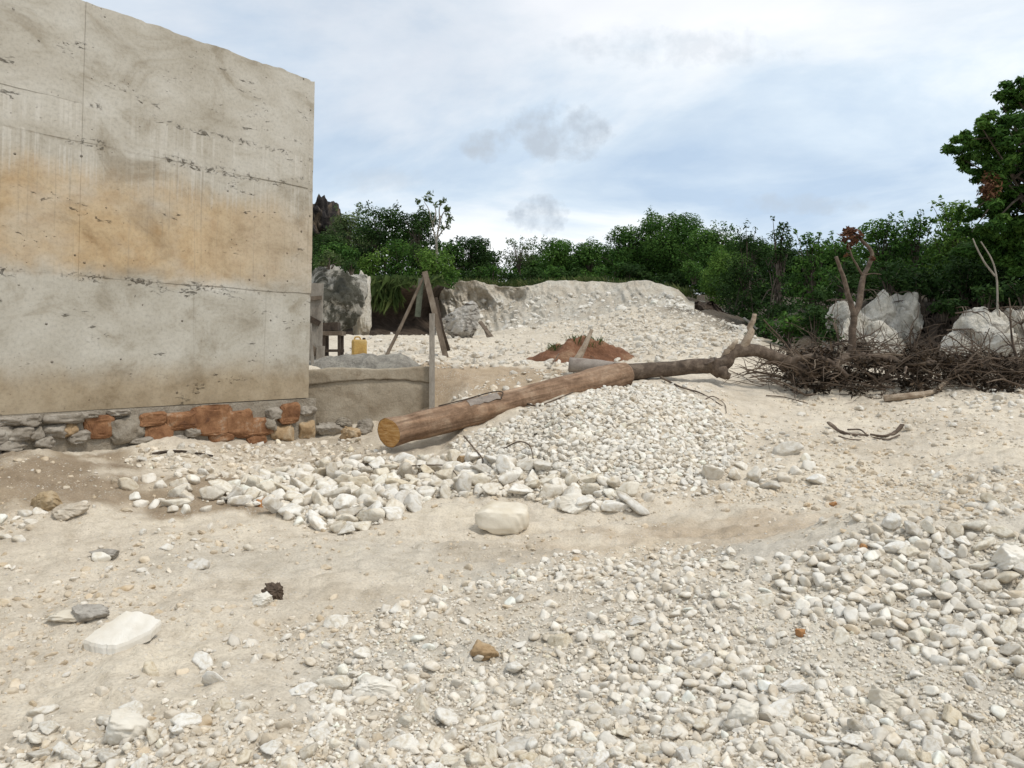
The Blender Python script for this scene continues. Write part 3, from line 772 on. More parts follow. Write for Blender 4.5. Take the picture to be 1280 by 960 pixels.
# ------------------------------------------------------------------ low rendered wall
la, lb = P(384, 530, 12.15), P(539, 515, 12.55)
low = thing('low_wall', (la[0], la[1], .4), 'low rough mud coloured rendered wall butting the concrete wall', 'wall')
LO = np.array([la[0], la[1], .4])
def lowgrid(z0f, z1f, out, name, th=.22, x0=0.0, x1=1.0):
    nx, nz_ = 60, 16
    T, W = np.meshgrid(np.linspace(x0, x1, nx), np.linspace(0, 1, nz_), indexing='ij')
    base = la[None, None, :2] * (1 - T[..., None]) + lb[None, None, :2] * T[..., None]
    d = lb[:2] - la[:2]; d = d / np.linalg.norm(d); nrm = np.array([d[1], -d[0]])
    z0, z1 = z0f(T), z1f(T)
    Zz = z0 + (z1 - z0) * W
    o_ = out + .02 * fbm(T * 6 + out * 50, Zz * 4, 4) - .02 * np.clip(W - .93, 0, 1) / .07 - .012 * np.clip(.06 - W, 0, 1) / .06
    Vf = np.stack([base[..., 0] + nrm[0] * o_, base[..., 1] + nrm[1] * o_, Zz], -1)
    Vb = np.stack([base[..., 0] - nrm[0] * th, base[..., 1] - nrm[1] * th, Zz], -1)
    n = nx * nz_; I = np.arange(n).reshape(nx, nz_)
    F = [tuple(f) for f in np.stack([I[:-1, :-1], I[1:, :-1], I[1:, 1:], I[:-1, 1:]], 2).reshape(-1, 4)]
    rim = list(I[:, 0]) + list(I[-1, 1:]) + list(I[-2::-1, -1]) + list(I[0, -2:0:-1]); m = len(rim)
    V = np.concatenate([Vf.reshape(-1, 3), Vb.reshape(-1, 3)[rim], Vf.reshape(-1, 3)[rim]])
    F += [(n + m + (i + 1) % m, n + m + i, n + i, n + (i + 1) % m) for i in range(m)] + [tuple(n + i for i in range(m))]
    return obj(name, mesh(name, V - LO, F, smooth=np.arange(len(F)) < (nx - 1) * (nz_ - 1)), M['plaster'], low)
ztop = lambda T: 1.325 + .06 * T + .03 * np.sin(T * 7) * (1 - T) + .02 * fbm(T * 9, T * 0 + 2, 3)
zmid = lambda T: 1.06 + .12 * np.sin(np.clip(T * 1.25 + .12, 0, 1.6) * 1.9) * 1.0 + .015 * fbm(T * 14, T * 0 + 5, 3)
lowgrid(lambda T: T * 0 + .15, zmid, .0, 'lower_face')
lowgrid(lambda T: zmid(T) + .004, ztop, .028, 'upper_course')

# ------------------------------------------------------------------ things behind the low wall
def heap(name, cx, cy, rx, ry, h, mat, label, cat, n=48, rough=.5, rot=0.0, z0=None, pw=1.6, **kw):
    r = np.linspace(0, 1, 20) ** .8; a = np.linspace(0, 2 * math.pi, n, endpoint=False)
    Rr, A = np.meshgrid(r, a, indexing='ij')
    ca, sa = math.cos(rot), math.sin(rot)
    k = 1 + .25 * fbm(np.cos(A) * 1.4 + cx, np.sin(A) * 1.4 + cy, 3)
    lx, ly = Rr * rx * np.cos(A) * k, Rr * ry * np.sin(A) * k
    X, Y = cx + lx * ca - ly * sa, cy + lx * sa + ly * ca
    Z = ground(X, Y) - .06 + (h + .06) * np.clip((1 - Rr ** pw), 0, 1) * (1 + rough * fbm(X * 2.2, Y * 2.2, 4)) + .06 * rough * fbm(X * 7, Y * 7, 3) * (1 - Rr)
    if z0 is not None: Z = Z - ground(X, Y) + z0
    I = np.arange(Rr.size).reshape(Rr.shape)
    F = [(I[i, j], I[i + 1, j], I[i + 1, (j + 1) % n], I[i, (j + 1) % n]) for i in range(len(r) - 1) for j in range(n)]
    o0 = np.array([cx, cy, g1(cx, cy)])
    return obj(name, mesh(name, np.stack([X, Y, Z], -1).reshape(-1, 3) - o0, F, smooth=True), mat, label=label, cat=cat, **kw), o0
h_, o0 = heap('mortar_heap', -2.45, 13.1, 1.15, .55, .20, M['mortar'], 'spread heap of grey mortar sand on top of the low wall', 'sand heap', rough=.9)
h_.location = tuple(o0)

# jerrycan
jp = P(449, 446, 14.0); jp[2] = g1(jp[0], jp[1]) + .0
jz = 1.6 - (446 - HY) / FPX * 14.0
can = thing('jerrycan', (jp[0], jp[1], jz), 'dusty yellow plastic jerrycan standing behind the low wall', 'jerrycan')
def rbox(w, d, h, z0, ch=.03, taper=1.0):
    """box with chamfered upright edges"""
    pr = [(-w / 2 + ch, -d / 2), (w / 2 - ch, -d / 2), (w / 2, -d / 2 + ch), (w / 2, d / 2 - ch), (w / 2 - ch, d / 2), (-w / 2 + ch, d / 2), (-w / 2, d / 2 - ch), (-w / 2, -d / 2 + ch)]
    V, F = [], []
    lv = [(z0, .94), (z0 + .02, 1), (z0 + h - .03, taper), (z0 + h, taper * .9)]
    for z, k_ in lv: V += [(x * k_, y * k_, z) for x, y in pr]
    for i in range(3): F += [(i * 8 + j, i * 8 + (j + 1) % 8, i * 8 + 8 + (j + 1) % 8, i * 8 + 8 + j) for j in range(8)]
    F += [tuple(range(7, -1, -1)), tuple(range(24, 32))]
    return V, F
b = MB(); b.add(*rbox(.255, .18, .335, -.03)); b.build('body', M['yellow'], can)
b = MB(); b.add(*tube(spline([(-.085, 0, .29), (-.07, 0, .345), (.0, 0, .35), (.03, 0, .30)], 12), .014, 8)); b.build('handle', M['yellow'], can)
b = MB(); b.add(*tube([(.085, 0, .28), (.085, 0, .335), (.085, 0, .34)], [.028, .028, .02], 12)); b.build('cap', M['timber_dark'], can)
can.rotation_euler = (0, 0, R(18))

# bench with a dark box on it
bp = P(417, 442, 14.6)
BZ = 1.6 - (441 - HY) / FPX * 14.6
bench = thing('work_bench', (bp[0], bp[1], BZ), 'small dark wooden work bench with a box on top beside the boarded post', 'bench')
for x in (-.15, .13):
    for y in (-.12, .14):
        b = MB(); b.add(*plank((x, y, -.06), (x, y, .32), .05, .05)); b.build('leg', M['timber_dark'], bench)
b = MB(); b.add(*plank((-.21, 0, .36), (.19, 0, .36), .36, .075, (0, 1, 0))); b.build('bench_top', M['timber'], bench)
b = MB(); b.add(*plank((-.2, -.12, .04), (.22, -.12, .04), .03, .05, (0, 1, 0))); b.build('foot_rail', M['timber_dark'], bench)
b = MB(); b.add(*plank((-.24, .02, .475), (.10, .02, .49), .26, .15, (0, 1, 0))); b.build('box', M['timber_dark'], bench)

# boarded post against the concrete wall
bp = P(393, 441, 13.6)
post = thing('boarded_post', (bp[0], bp[1], 1.6), 'grey boarded timber post with nailed battens beside the wall end', 'timber post')
b = MB(); b.add(*plank((.02, 0, -.15), (.05, 0, 1.2), .21, .03)); b.build('board', M['timber_grey'], post)
b = MB(); b.add(*plank((-.09, .05, -.15), (-.07, .05, 1.05), .10, .07)); b.build('upright', M['timber_dark'], post)
b = MB(); b.add(*plank((-.12, -.04, .62), (.1, -.04, .50), .09, .04, (0, 0, 1))); b.build('batten', M['timber_dark'], post)
b = MB(); b.add(*plank((-.1, -.05, .93), (.14, -.05, .95), .07, .03, (0, 0, 1))); b.build('batten', M['timber'], post)
b = MB(); b.add(*plank((-.14, -.06, .20), (.05, -.06, -.02), .12, .04, (0, 0, 1))); b.build('batten', M['timber'], post)
b = MB(); b.add(*plank((.12, -.08, -.15), (.13, -.08, .12), .12, .10)); b.build('block', M['timber_grey'], post)
sp = P(391, 456, 12.9)
o = MB(); o.add(*plank((0, 0, -.02), (-.06, .05, .68), .045, .03))
q = o.build('lath', M['timber_grey'], label='thin pale lath leaning on the end of the concrete wall', cat='lath'); q.location = (sp[0], sp[1], 1.40)

# timber post at the end of the low wall
tp = P(540, 505, 12.45)
o = MB(); o.add(*plank((0, 0, -.45), (.0, 0, 1.42), .085, .07, taper=.92))
q = o.build('timber_post', M['timber_grey'], label='pale square timber post at the open end of the low wall', cat='timber post'); q.location = (tp[0], tp[1], .80)

# timber tripod
TY = 15.5
apex = P(531, 345, TY)
tri = thing('timber_tripod', (apex[0], apex[1], 1.5), 'rough timber tripod of poles and planks on the quarry floor', 'tripod')
TO = np.array([apex[0], apex[1], 1.5])
f1 = P(481, 449, 14.9); f2 = P(558, 450, 14.9); f3 = P(560, 438, 16.6)
for f, nm, mt, k_ in ((f1, 'pole', 'timber', 0), (f2, 'plank', 'timber', 1), (f3, 'plank', 'timber_dark', 2)):
    b = MB()
    top = apex + np.array([[.0, 0, .04], [.0, .0, .08], [-.03, .1, .05]][k_])
    if nm == 'pole': b.add(*tube(spline([f, f * .5 + top * .5 + (.02, 0, .02), top], 10), np.linspace(.035, .028, 10), 7, wob=.1))
    else: b.add(*plank(f, top, .11 if k_ == 1 else .10, .05))
    b.build(nm, M[mt], tri, TO)
b = MB(); b.add(*plank(apex + (-.06, -.05, -.05), P(522, 396, TY), .11, .03)); b.build('hanging_board', M['timber_green'], tri, TO)
b = MB(); b.add(*plank(apex + (.03, -.06, -.1), P(545, 402, TY), .07, .03)); b.build('plank', M['timber'], tri, TO)
b = MB(); b.add(*plank(P(545, 372, TY + .3), P(553, 412, TY + .2), .06, .03)); b.build('plank', M['timber_dark'], tri, TO)

# ------------------------------------------------------------------ boulders on the quarry floor, outcrops
def big_rock(name, px, pyb, Y, wpx, hpx, depth, mat, label, cat, seed, sub=4, cuts=14, rough=.10, jag=0.0, rotz=0.0, sink=.12):
    V, F = stone(sub, seed, cuts, 16, rough, (1, 1, 1))
    lo, hi = V.min(0), V.max(0); V = (V - (lo + hi) / 2) / ((hi - lo) / 2)
    w, h = wpx / FPX * Y, hpx / FPX * Y
    D = V / np.linalg.norm(V, axis=1)[:, None]
    if jag: V = V * (1 + jag * fbm(D[:, 0] * 3 + seed, D[:, 2] * 3 + D[:, 1] * 2, 4))[:, None]
    V = V * np.array([w / 2, depth / 2, h * (1 + sink) / 2]); V[:, 2] += h * (1 - sink) / 2
    me = mesh(name, V, F, smooth=True)
    o = obj(name, me, mat, label=label, cat=cat)
    p = P(px, pyb, Y); o.location = tuple(p); o.rotation_euler = (0, 0, rotz)
    return o
big_rock('boulder', 577, 421, 30, 46, 44, 1.3, M['banded'], 'white boulder with dark weathered bands by the tripod', 'boulder', 21, rough=.10, jag=.12)
big_rock('boulder', 420, 418, 33, 76, 86, 2.4, M['lichen_rock'], 'grey lichened overgrown rock behind the work bench', 'boulder', 33, rough=.10, jag=.16)
big_rock('boulder', 452, 416, 34, 24, 76, 1.6, M['outcrop'], 'pale upright rock beside the dark undercut', 'boulder', 35, rough=.10, jag=.15)
big_rock('cliff', 400, 330, 62, 62, 82, 6, M['blackcliff'], 'black stained cliff rising above the trees behind the wall', 'cliff', 41, rough=.2, jag=.4)
for i, (a_, b_) in enumerate((((601, 422), (606, 404)), ((605, 422), (612, 410)))):
    o = MB(); o.add(*plank(P(a_[0] + 14 - 8 * i, a_[1], 28.8), P(b_[0] - 6, b_[1] - 2, 29.5), .14, .05))
    o.build('leaning_board', M['timber'], label='weathered board leaning on the dark banded white boulder', cat='board', group='boards leaning on the boulder')
def outcrop(name, px0, px1, ctrl_top, pyb, Y, mat, label, seed, depth=2.2, rough=.5):
    """craggy rock whose crest follows ctrl_top [(px, py)]"""
    nu_, nv = 170, 70
    t = np.linspace(px0, px1, nu_); top = np.interp(t, *zip(*ctrl_top))
    U = (t - CX) / FPX
    Zt = EYE - (top - HY) / FPX * Y; Zb = EYE - (pyb - HY) / FPX * Y
    w = np.linspace(0, 1, nv); e = np.sin(np.linspace(0, math.pi, nu_)) ** .6
    V = np.zeros((nu_, nv, 3))
    for j, ww in enumerate(w):
        hgt = min(1, ww / .62) ** .85 if ww < .62 else 1 - ((ww - .62) / .38) ** 2 * .3
        yy = Y - .9 * e * (1 - ww) + ww * depth * .8 + .42 * np.round(2.6 * fbm(t * .026 + seed, np.full(nu_, ww * 3.6), 4) * 2) / 2
        n_ = fbm(t * .035 + seed, np.full(nu_, ww * 3.2 + seed), 5, .48)
        n2 = np.abs(fbm(t * .022 + seed * 2 + ww * 1.2, np.full(nu_, ww * 2.6 + seed), 4, .45)) * 2.0 - .3
        V[:, j, 1] = yy + rough * (n_ + n2 * .9)
        V[:, j, 0] = U * V[:, j, 1]
        V[:, j, 2] = Zb - .3 + (Zt - Zb + .3) * hgt + .30 * n_ * (Zt - Zb) / 1.5 + .10 * fbm(t * .12 + seed, np.full(nu_, 3.3), 4, .6)
    I = np.arange(nu_ * nv).reshape(nu_, nv)
    F = np.stack([I[:-1, :-1], I[1:, :-1], I[1:, 1:], I[:-1, 1:]], 2).reshape(-1, 4)
    o0 = np.array([U.mean() * Y, Y, Zb])
    o = obj(name, mesh(name, V.reshape(-1, 3) - o0, F, smooth=False), mat, label=label, cat='earth bank' if 'earth' in name else 'rock outcrop'); o.location = tuple(o0)
    if Y < 25:                                              # roots and creepers hanging over the crest
        rb_ = MB()
        for _ in range(46):
            q = V[int(rng.integers(4, nu_ - 4)), int(rng.integers(36, 46))] - o0
            L = rng.uniform(.3, 1.1); dx = rng.normal(0, .25)
            rb_.add(*tube(spline([q + (0, .1, .05), q + (dx * .4, -.25, .02), q + (dx * .8, -.4, -.35 * L), q + (dx + rng.normal(0, .08), -.42, -.8 * L)], 8), np.linspace(rng.uniform(.008, .02), .004, 8), 4, cap=False))
        rb_.build('roots', M['twig'], o)
    return o
def block_outcrop(blocks, Y, label, seed):
    """fractured rock: overlapping blocks (px, py top, py base, half width px, depth offset)"""
    o0 = P(blocks[0][0], blocks[0][2], Y); Vs, Fs, n0 = [], [], 0
    for k_, (px, pt, pb, hw, dy) in enumerate(blocks):
        V, F = stone(4, seed + k_, 15, 34, .07, (1, 1, 1))
        lo, hi = V.min(0), V.max(0); V = (V - (lo + hi) / 2) / ((hi - lo) / 2)
        V = np.sign(V) * np.abs(V) ** .85
        y = Y + dy; h = (pb - pt) / FPX * y; w = hw / FPX * y
        V = V * np.array([w, max(.6, w * .9), h * .62]); c = P(px, (pt + pb) / 2, y); c[2] -= h * .12
        V = V + (.05 * fbm(V[:, 0] * 2.5 + seed, V[:, 2] * 2.5 + V[:, 1], 4, .6))[:, None] * np.array([.6, -1.2, .5])
        Vs.append(V + c); Fs.append(F + n0); n0 += len(V)
    return_ = obj('rock_outcrop', mesh('rock_outcrop', np.concatenate(Vs) - o0, np.concatenate(Fs), smooth=True), M['outcrop'], label=label, cat='rock outcrop')
    return_.location = tuple(o0)
    rb_ = MB()
    for _ in range(40):
        k_ = int(rng.integers(0, len(blocks))); px, pt, pb, hw, dy = blocks[k_]
        q = P(px + rng.uniform(-.8, .8) * hw, pt + 3, Y + dy - .1) - o0; L = rng.uniform(.3, 1.0); dx = rng.normal(0, .2)
        w_ = hw / FPX * Y
        rb_.add(*tube(spline([q + (0, .5, .05), q + (dx * .3, .1 - w_ * .4, .05), q + (dx * .7, -w_ * .75, -.3 * L), q + (dx, -w_ * .85, -.75 * L)], 8), np.linspace(rng.uniform(.006, .016), .003, 8), 4, cap=False))
    rb_.build('roots', M['twig'], return_)
block_outcrop([(1062, 374, 448, 24, 0), (1092, 362, 448, 28, .3), (1120, 364, 430, 24, .5), (1138, 376, 412, 16, .4), (1100, 400, 452, 26, -.3), (1050, 398, 450, 14, -.2), (1078, 420, 455, 20, -.5)], 19.0, 'white limestone outcrop behind the forked dead branch', 610)
block_outcrop([(1226, 390, 462, 22, 0), (1208, 412, 462, 16, -.2), (1250, 386, 462, 22, .2), (1240, 416, 466, 20, -.4), (1278, 384, 466, 26, .2), (1310, 384, 468, 30, .3), (1266, 424, 468, 22, -.4), (1216, 384, 420, 14, .5)], 16.4, 'pale ribbed limestone outcrop beneath the tall leafy tree', 640)
outcrop('earth_bank', 1105, 1245, [(1105, 428), (1140, 398), (1180, 374), (1245, 366)], 462, 18.6, M['darkearth'], 'dark root filled soil bank between the two white outcrops', 14.0, 2.6, .4)
outcrop('earth_bank', 868, 966, [(868, 372), (890, 378), (912, 390), (938, 410), (966, 432)], 442, 31, M['darkearth'], 'dark soil edge along the side of the white talus slope', 19.0, 3, .5)

# red earth mound
h_, o0 = heap('earth_mound', *P(722, 446, 15.4)[:2], 1.0, .7, .40, M['redearth'], 'rust red earth mound tufted with grass behind the short log', 'earth mound', rough=.8, pw=2.3)
h_.location = tuple(o0)
def grass_blades(cx, cy, r, n, hgt, mbuf, lean=.35):
    for _ in range(n):
        a, q = rng.uniform(0, 6.28), r * math.sqrt(rng.random())
        x, y = cx + q * math.cos(a), cy + q * math.sin(a)
        z = g1(x, y)
        h = hgt * rng.uniform(.5, 1.2); w = .006 + .012 * h
        d = rng.normal(0, lean, 2) * h; t_ = rng.random()
        s = np.array([math.cos(a + 1), math.sin(a + 1), 0]) * w
        p = np.array([x, y, z])
        mbuf.append((p, p + s, p + s * .6 + (d[0] * .4, d[1] * .4, h * .65), p + (d[0], d[1], h), t_))
def blades_obj(name, bl, mat, label, cat, dz=0.0, **kw):
    V = np.array([[b_[0], b_[1], b_[2], b_[3]] for b_ in bl]).reshape(-1, 3); V[:, 2] += dz
    F = np.arange(len(bl) * 4).reshape(-1, 4)
    return obj(name, mesh(name, V, F, col=np.repeat(np.array([b_[4] for b_ in bl]), 4)[:, None] * np.ones(3)), mat, label=label, cat=cat, **kw)
for lab, (gx_, gy_, n_, hh, rr, dz) in {'thin grass tuft on the crest of the red earth mound': (o0[0] + .15, o0[1] + .1, 160, .20, .38, .30),
                              'sparse grass tuft on the left shoulder of the red earth mound': (o0[0] - .42, o0[1] + .05, 80, .14, .22, .20)}.items():
    bl = []; grass_blades(gx_, gy_, rr, n_, hh, bl)
    blades_obj('grass_tuft', bl, M['grass'], lab, 'grass tuft', dz)

# ------------------------------------------------------------------ felled log and fallen tree
la_, lb_ = P(486, 541, 10.35), P(786, 467, 12.1)
d_ = (lb_ - la_) / np.linalg.norm(lb_ - la_)
log = thing('felled_log', la_ - (0, 0, .17), 'long felled trunk with a fresh orange saw cut lying across the rubble', 'log')
LGO = la_ - np.array([0, 0, .17])
ctrl = [la_, la_ * .66 + lb_ * .34 + (0, 0, -.008), la_ * .33 + lb_ * .67 + (0, 0, .004), lb_]
pts = spline(ctrl, 60)
rad = np.interp(np.linspace(0, 1, 60), [0, .06, .5, .9, .985, 1], [.190, .185, .192, .20, .195, .14]) * (1 + .05 * fbm(np.linspace(0, 9, 60), np.zeros(60), 3))
V, F = tube(pts, rad, 26, cap=True)
nn = fbm(np.linspace(0, 12, 60).repeat(26), np.tile(np.abs(np.linspace(-4, 4, 26)), 60), 4, .6)
cen = pts.repeat(26, 0); V = cen + (V - cen) * (1 + .10 * nn)[:, None]
sdv = np.array([d_[1], -d_[0], 0]); sdv /= np.linalg.norm(sdv)
V = V + d_ * (.46 * ((V - cen) @ sdv) * np.clip(1 - np.arange(60) / 9.0, 0, 1).repeat(26))[:, None]
F = [f for f in F if len(f) == 4 or f[0] > 26]
obj('trunk', mesh('trunk', V - LGO, F, smooth=True), M['bark'], log)
ring = V[:26]
c0 = ring.mean(0)
cutV = np.concatenate([[c0 - d_ * .012], c0 + (ring - c0) * .55 - d_ * .008 + rng.normal(0, .004, ring.shape), c0 + (ring - c0) * .985 + d_ * .004, ])
cutF = [(0, 1 + (i + 1) % 26, 1 + i) for i in range(26)] + [(1 + i, 1 + (i + 1) % 26, 27 + (i + 1) % 26, 27 + i) for i in range(26)]
obj('cut_face', mesh('cut_face', cutV - LGO, cutF), M['cutwood'], log, label='fresh orange sawn end')
# peeled grey patch and a loop of wire on the upper side
def on_log(t, ang, lift=.006):
    i = int(t * 59); c = pts[i]; r = np.linalg.norm(V[i * 26] - c)
    sd = np.array([d_[1], -d_[0], 0]); sd /= np.linalg.norm(sd)
    up_ = np.cross(sd, d_); up_ = up_ if up_[2] > 0 else -up_
    ks = [np.linalg.norm(V[i * 26 + k] - c) for k in range(26)]
    return c + (max(ks) + lift) * (math.cos(ang) * sd + math.sin(ang) * up_)
pv, pf = [], []
ts, an = np.linspace(.30, .41, 9), np.linspace(R(38), R(78), 6)
for i, t in enumerate(ts):
    for j, a in enumerate(an): pv.append(on_log(t, a + .06 * math.sin(i * 2.1), .001))
for i in range(8):
    for j in range(5): pf.append((i * 6 + j, i * 6 + j + 1, i * 6 + 7 + j, i * 6 + 6 + j))
obj('peeled_patch', mesh('peeled_patch', np.array(pv) - LGO, pf, smooth=True), M['peel'], log)
b = MB(); b.add(*tube(spline([on_log(.20, R(84), .012), on_log(.30, R(84), .014), on_log(.40, R(86), .016), on_log(.425, R(62), .018), on_log(.42, R(36), .014)], 26), .009, 6)); b.build('wire_loop', M['timber_dark'], log, LGO)

# short log behind it
sa, sb = P(712, 456, 12.9), P(782, 463, 12.7)
sl = thing('short_log', sa - (0, 0, .12), 'short greyish brown log behind the long felled trunk', 'log')
b = MB(); b.add(*tube(spline([sa, sa * .5 + sb * .5 + (0, 0, .01), sb + (.2, 0, -.03)], 12), np.linspace(.125, .12, 12), 14, wob=.03)); b.build('trunk', M['peel'], sl, sa - (0, 0, .12), smooth=True)
b = MB(); b.add(*tube(spline([P(722, 449, 12.9), P(731, 432, 12.95), P(740, 412, 13)], 10), np.linspace(.065, .028, 10), 8, wob=.12)); b.build('branch_stub', M['deadwood'], sl, sa - (0, 0, .12))

FY = 12.6
fo = P(800, 470, FY)
ft = thing('fallen_tree', (fo[0], fo[1], 1.1), 'upper part of a fallen tree, bent trunk with broken limbs and forked branch', 'fallen tree')
FTO = np.array([fo[0], fo[1], 1.1])
def limb(name, ctrl, r0, r1, n=26, sides=12, mat='bark_dark', wob=.05, par=None, org=None):
    p_ = spline([P(*c) for c in ctrl], n)
    nz_ = np.stack([fbm(np.linspace(0, 7, n) + i * 11 + ctrl[0][0], np.zeros(n) + i, 3) for i in range(3)], 1)
    p_ = p_ + nz_ * r0 * .5
    b = MB(); b.add(*tube(p_, np.interp(np.linspace(0, 1, n), [0, 1], [r0, r1]) * (1 + .10 * fbm(np.linspace(0, 9, n), np.zeros(n) + r0 * 50, 3)), sides, wob=wob))
    return b.build(name, M[mat], par or ft, FTO if org is None else org, smooth=True)
limb('trunk', [(770, 466, 12.5), (820, 464, 12.6), (870, 460, 12.6), (900, 455, 12.6), (918, 440, 12.6), (945, 438, 12.65), (985, 455, 12.7), (1012, 466, 12.8), (1040, 458, 12.9), (1066, 447, 13.0), (1100, 450, 13.2)], .138, .062, 70, 14)
limb('broken_end', [(886, 452, 12.6), (902, 464, 12.55), (912, 470, 12.5)], .14, .06, 10)
limb('branch_stub', [(925, 440, 12.6), (936, 420, 12.6), (943, 394, 12.6)], .085, .035, 14, mat='deadwood')
limb('branch_stub', [(905, 448, 12.6), (912, 436, 12.55), (920, 428, 12.5)], .075, .03, 10, mat='deadwood')
limb('branch', [(1060, 448, 13.0), (1110, 448, 13.1), (1140, 460, 13.2), (1172, 455, 13.4), (1230, 462, 13.6), (1300, 470, 13.9)], .075, .04, 40)
fk = limb('upright_branch', [(1064, 447, 13.0), (1064, 420, 13.0), (1066, 392, 13.0), (1058, 362, 13.0), (1046, 322, 12.95)], .072, .028, 34)
limb('fork_branch', [(1066, 398, 13.0), (1074, 375, 13.05), (1079, 345, 13.1), (1090, 318, 13.15), (1076, 300, 13.1), (1066, 290, 13.1)], .060, .016, 34)
limb('twig', [(1079, 346, 13.1), (1066, 322, 13.0), (1060, 305, 13.0)], .020, .008, 14)
limb('twig', [(1078, 345, 13.1), (1090, 342, 13.0), (1102, 343, 13.0)], .012, .006, 10)
limb('branch', [(985, 455, 12.7), (1010, 446, 12.6), (1040, 452, 12.5), (1060, 470, 12.4)], .055, .03, 20)

def leaf_cloud(cen, rad, n, size, out_bias=.6, flat=.0, sq=(1, 1, 1), shell=.45):
    """n leaf quads (bent diamonds) in a puff: vertices, faces, shade"""
    D = rng.normal(size=(n, 3)); D /= np.linalg.norm(D, axis=1)[:, None]
    rr = (shell + (1 - shell) * rng.random(n)) ** .7
    Pn = np.asarray(cen) + D * (rr * rad)[:, None] * np.asarray(sq)
    N = D * out_bias + np.array([0, 0, .55]) + rng.normal(0, .45, (n, 3)); N /= np.linalg.norm(N, axis=1)[:, None]
    T = np.cross(N, rng.normal(size=(n, 3))); T /= np.linalg.norm(T, axis=1)[:, None]
    B = np.cross(N, T)
    s = size * rng.uniform(.6, 1.35, n)[:, None]
    v = np.stack([Pn - T * s, Pn + B * s * .42 - N * s * .12, Pn + T * s - N * s * .2, Pn - B * s * .42 - N * s * .12], 1)
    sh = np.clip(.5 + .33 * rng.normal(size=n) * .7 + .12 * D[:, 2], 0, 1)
    return v, sh
def leaves_obj(name, vs_, sh, mat, parent=None, origin=(0, 0, 0), **kw):
    v = np.concatenate(vs_); s = np.concatenate(sh)
    V = v.reshape(-1, 3) - np.asarray(origin)
    return obj(name, mesh(name, V, np.arange(len(V)).reshape(-1, 4), col=np.repeat(s, 4)[:, None] * np.ones(3)), mat, parent, **kw)
vs1, sh1 = [], []
for px, py, r_, n_ in ((1062, 288, .10, 60), (1068, 294, .12, 60), (1056, 296, .10, 40), (1064, 306, .08, 26), (1060, 318, .06, 14), (1090, 322, .05, 8)):
    v, s = leaf_cloud(P(px, py, 13.05), r_, n_, .055, sq=(1, 1, .9)); vs1.append(v); sh1.append(s)
leaves_obj('withered_leaves', vs1, sh1, M['leaf_red'], ft, FTO)

# brush heap
tw = MB(); bl_v, bl_s = [], []
def twig_path(p, d, L, n=6, curl=.35):
    out = [np.array(p, float)]
    d = np.array(d, float); d /= np.linalg.norm(d)
    for _ in range(n - 1):
        d = d + rng.normal(0, curl, 3) * .55; d /= np.linalg.norm(d)
        out.append(out[-1] + d * L / (n - 1))
    return out
env = [(925, 462, 452), (960, 478, 440), (1000, 488, 432), (1050, 494, 424), (1100, 496, 424), (1150, 490, 430), (1200, 482, 432), (1260, 486, 440), (1340, 490, 446)]
ex, eb, et = np.array(env).T
for i in range(900):
    px = rng.uniform(955, 1340); Y = rng.uniform(12.4, 14.6)
    x = (px - CX) / FPX * Y; zb = g1(x, Y)
    ztp = EYE - (np.interp(px, ex, et) - 6 - HY) / FPX * Y
    h = max(.08, ztp - zb)
    p = np.array([x, Y, zb + h * rng.uniform(-.05, .85) ** 1.0])
    L = rng.uniform(.25, 1.1) * (1.5 if rng.random() < .12 else 1)
    d = rng.normal(size=3) * (1.3, .8, .40)
    pth = twig_path(p, d, L)
    zs = np.array([q[2] for q in pth])
    for q in pth: q[2] = max(q[2], g1(q[0], max(1.2, q[1])) + .005)
    if zs.max() > ztp + .30:
        for q in pth: q[2] -= (zs.max() - ztp - .12) * .8
    r0 = rng.uniform(.003, .010) * (2.6 if rng.random() < .12 else 1)
    sh = rng.uniform(.6, 1.6)
    tw.add(*tube(pth, np.linspace(r0, r0 * .4, len(pth)), 4, cap=False))
for i in range(34):                                     # long forked limbs rising out of the heap
    px = rng.uniform(960, 1330); Y = rng.uniform(12.6, 14.4); x = (px - CX) / FPX * Y
    p0 = np.array([x, Y, g1(x, Y) + .1]); d = np.array([rng.normal(0, 1.0), rng.normal(0, .4), rng.uniform(.15, .75)])
    pth = twig_path(p0, d, rng.uniform(.7, 1.5), 9, .28); r0 = rng.uniform(.012, .028)
    tw.add(*tube(pth, np.linspace(r0, r0 * .35, 9), 6, cap=False, wob=.15))
    for _ in range(4):
        k0 = int(rng.integers(3, 8)); dd = pth[k0] - pth[k0 - 1] + rng.normal(0, .10, 3)
        tw.add(*tube(twig_path(pth[k0], dd, rng.uniform(.25, .6), 6, .4), np.linspace(r0 * .5, r0 * .15, 6), 5, cap=False))
for i in range(150):
    px = rng.uniform(985, 1330); Y = rng.uniform(12.5, 14.5)
    x = (px - CX) / FPX * Y; zb = g1(x, Y); ztp = EYE - (np.interp(px, ex, et) - HY) / FPX * Y
    p = (x, Y, zb + max(.1, ztp - zb) * rng.uniform(.02, .85))
    v, s = leaf_cloud(p, rng.uniform(.12, .34), rng.integers(50, 120), .045, sq=(1.3, 1, .6), shell=.1)
    bl_v.append(v); bl_s.append(s)
bo = np.array([*P(1100, 480, 13.3)[:2], 1.0])
br = thing('brush_heap', bo, 'tangled heap of dry twigs and dead leaves around the fallen tree', 'brush heap')
t_ = tw.build('twigs', M['twig'], br, bo, kind='stuff')
q = leaves_obj('dead_leaves', bl_v, bl_s, M['leaf_dead'], br, bo, kind='stuff')

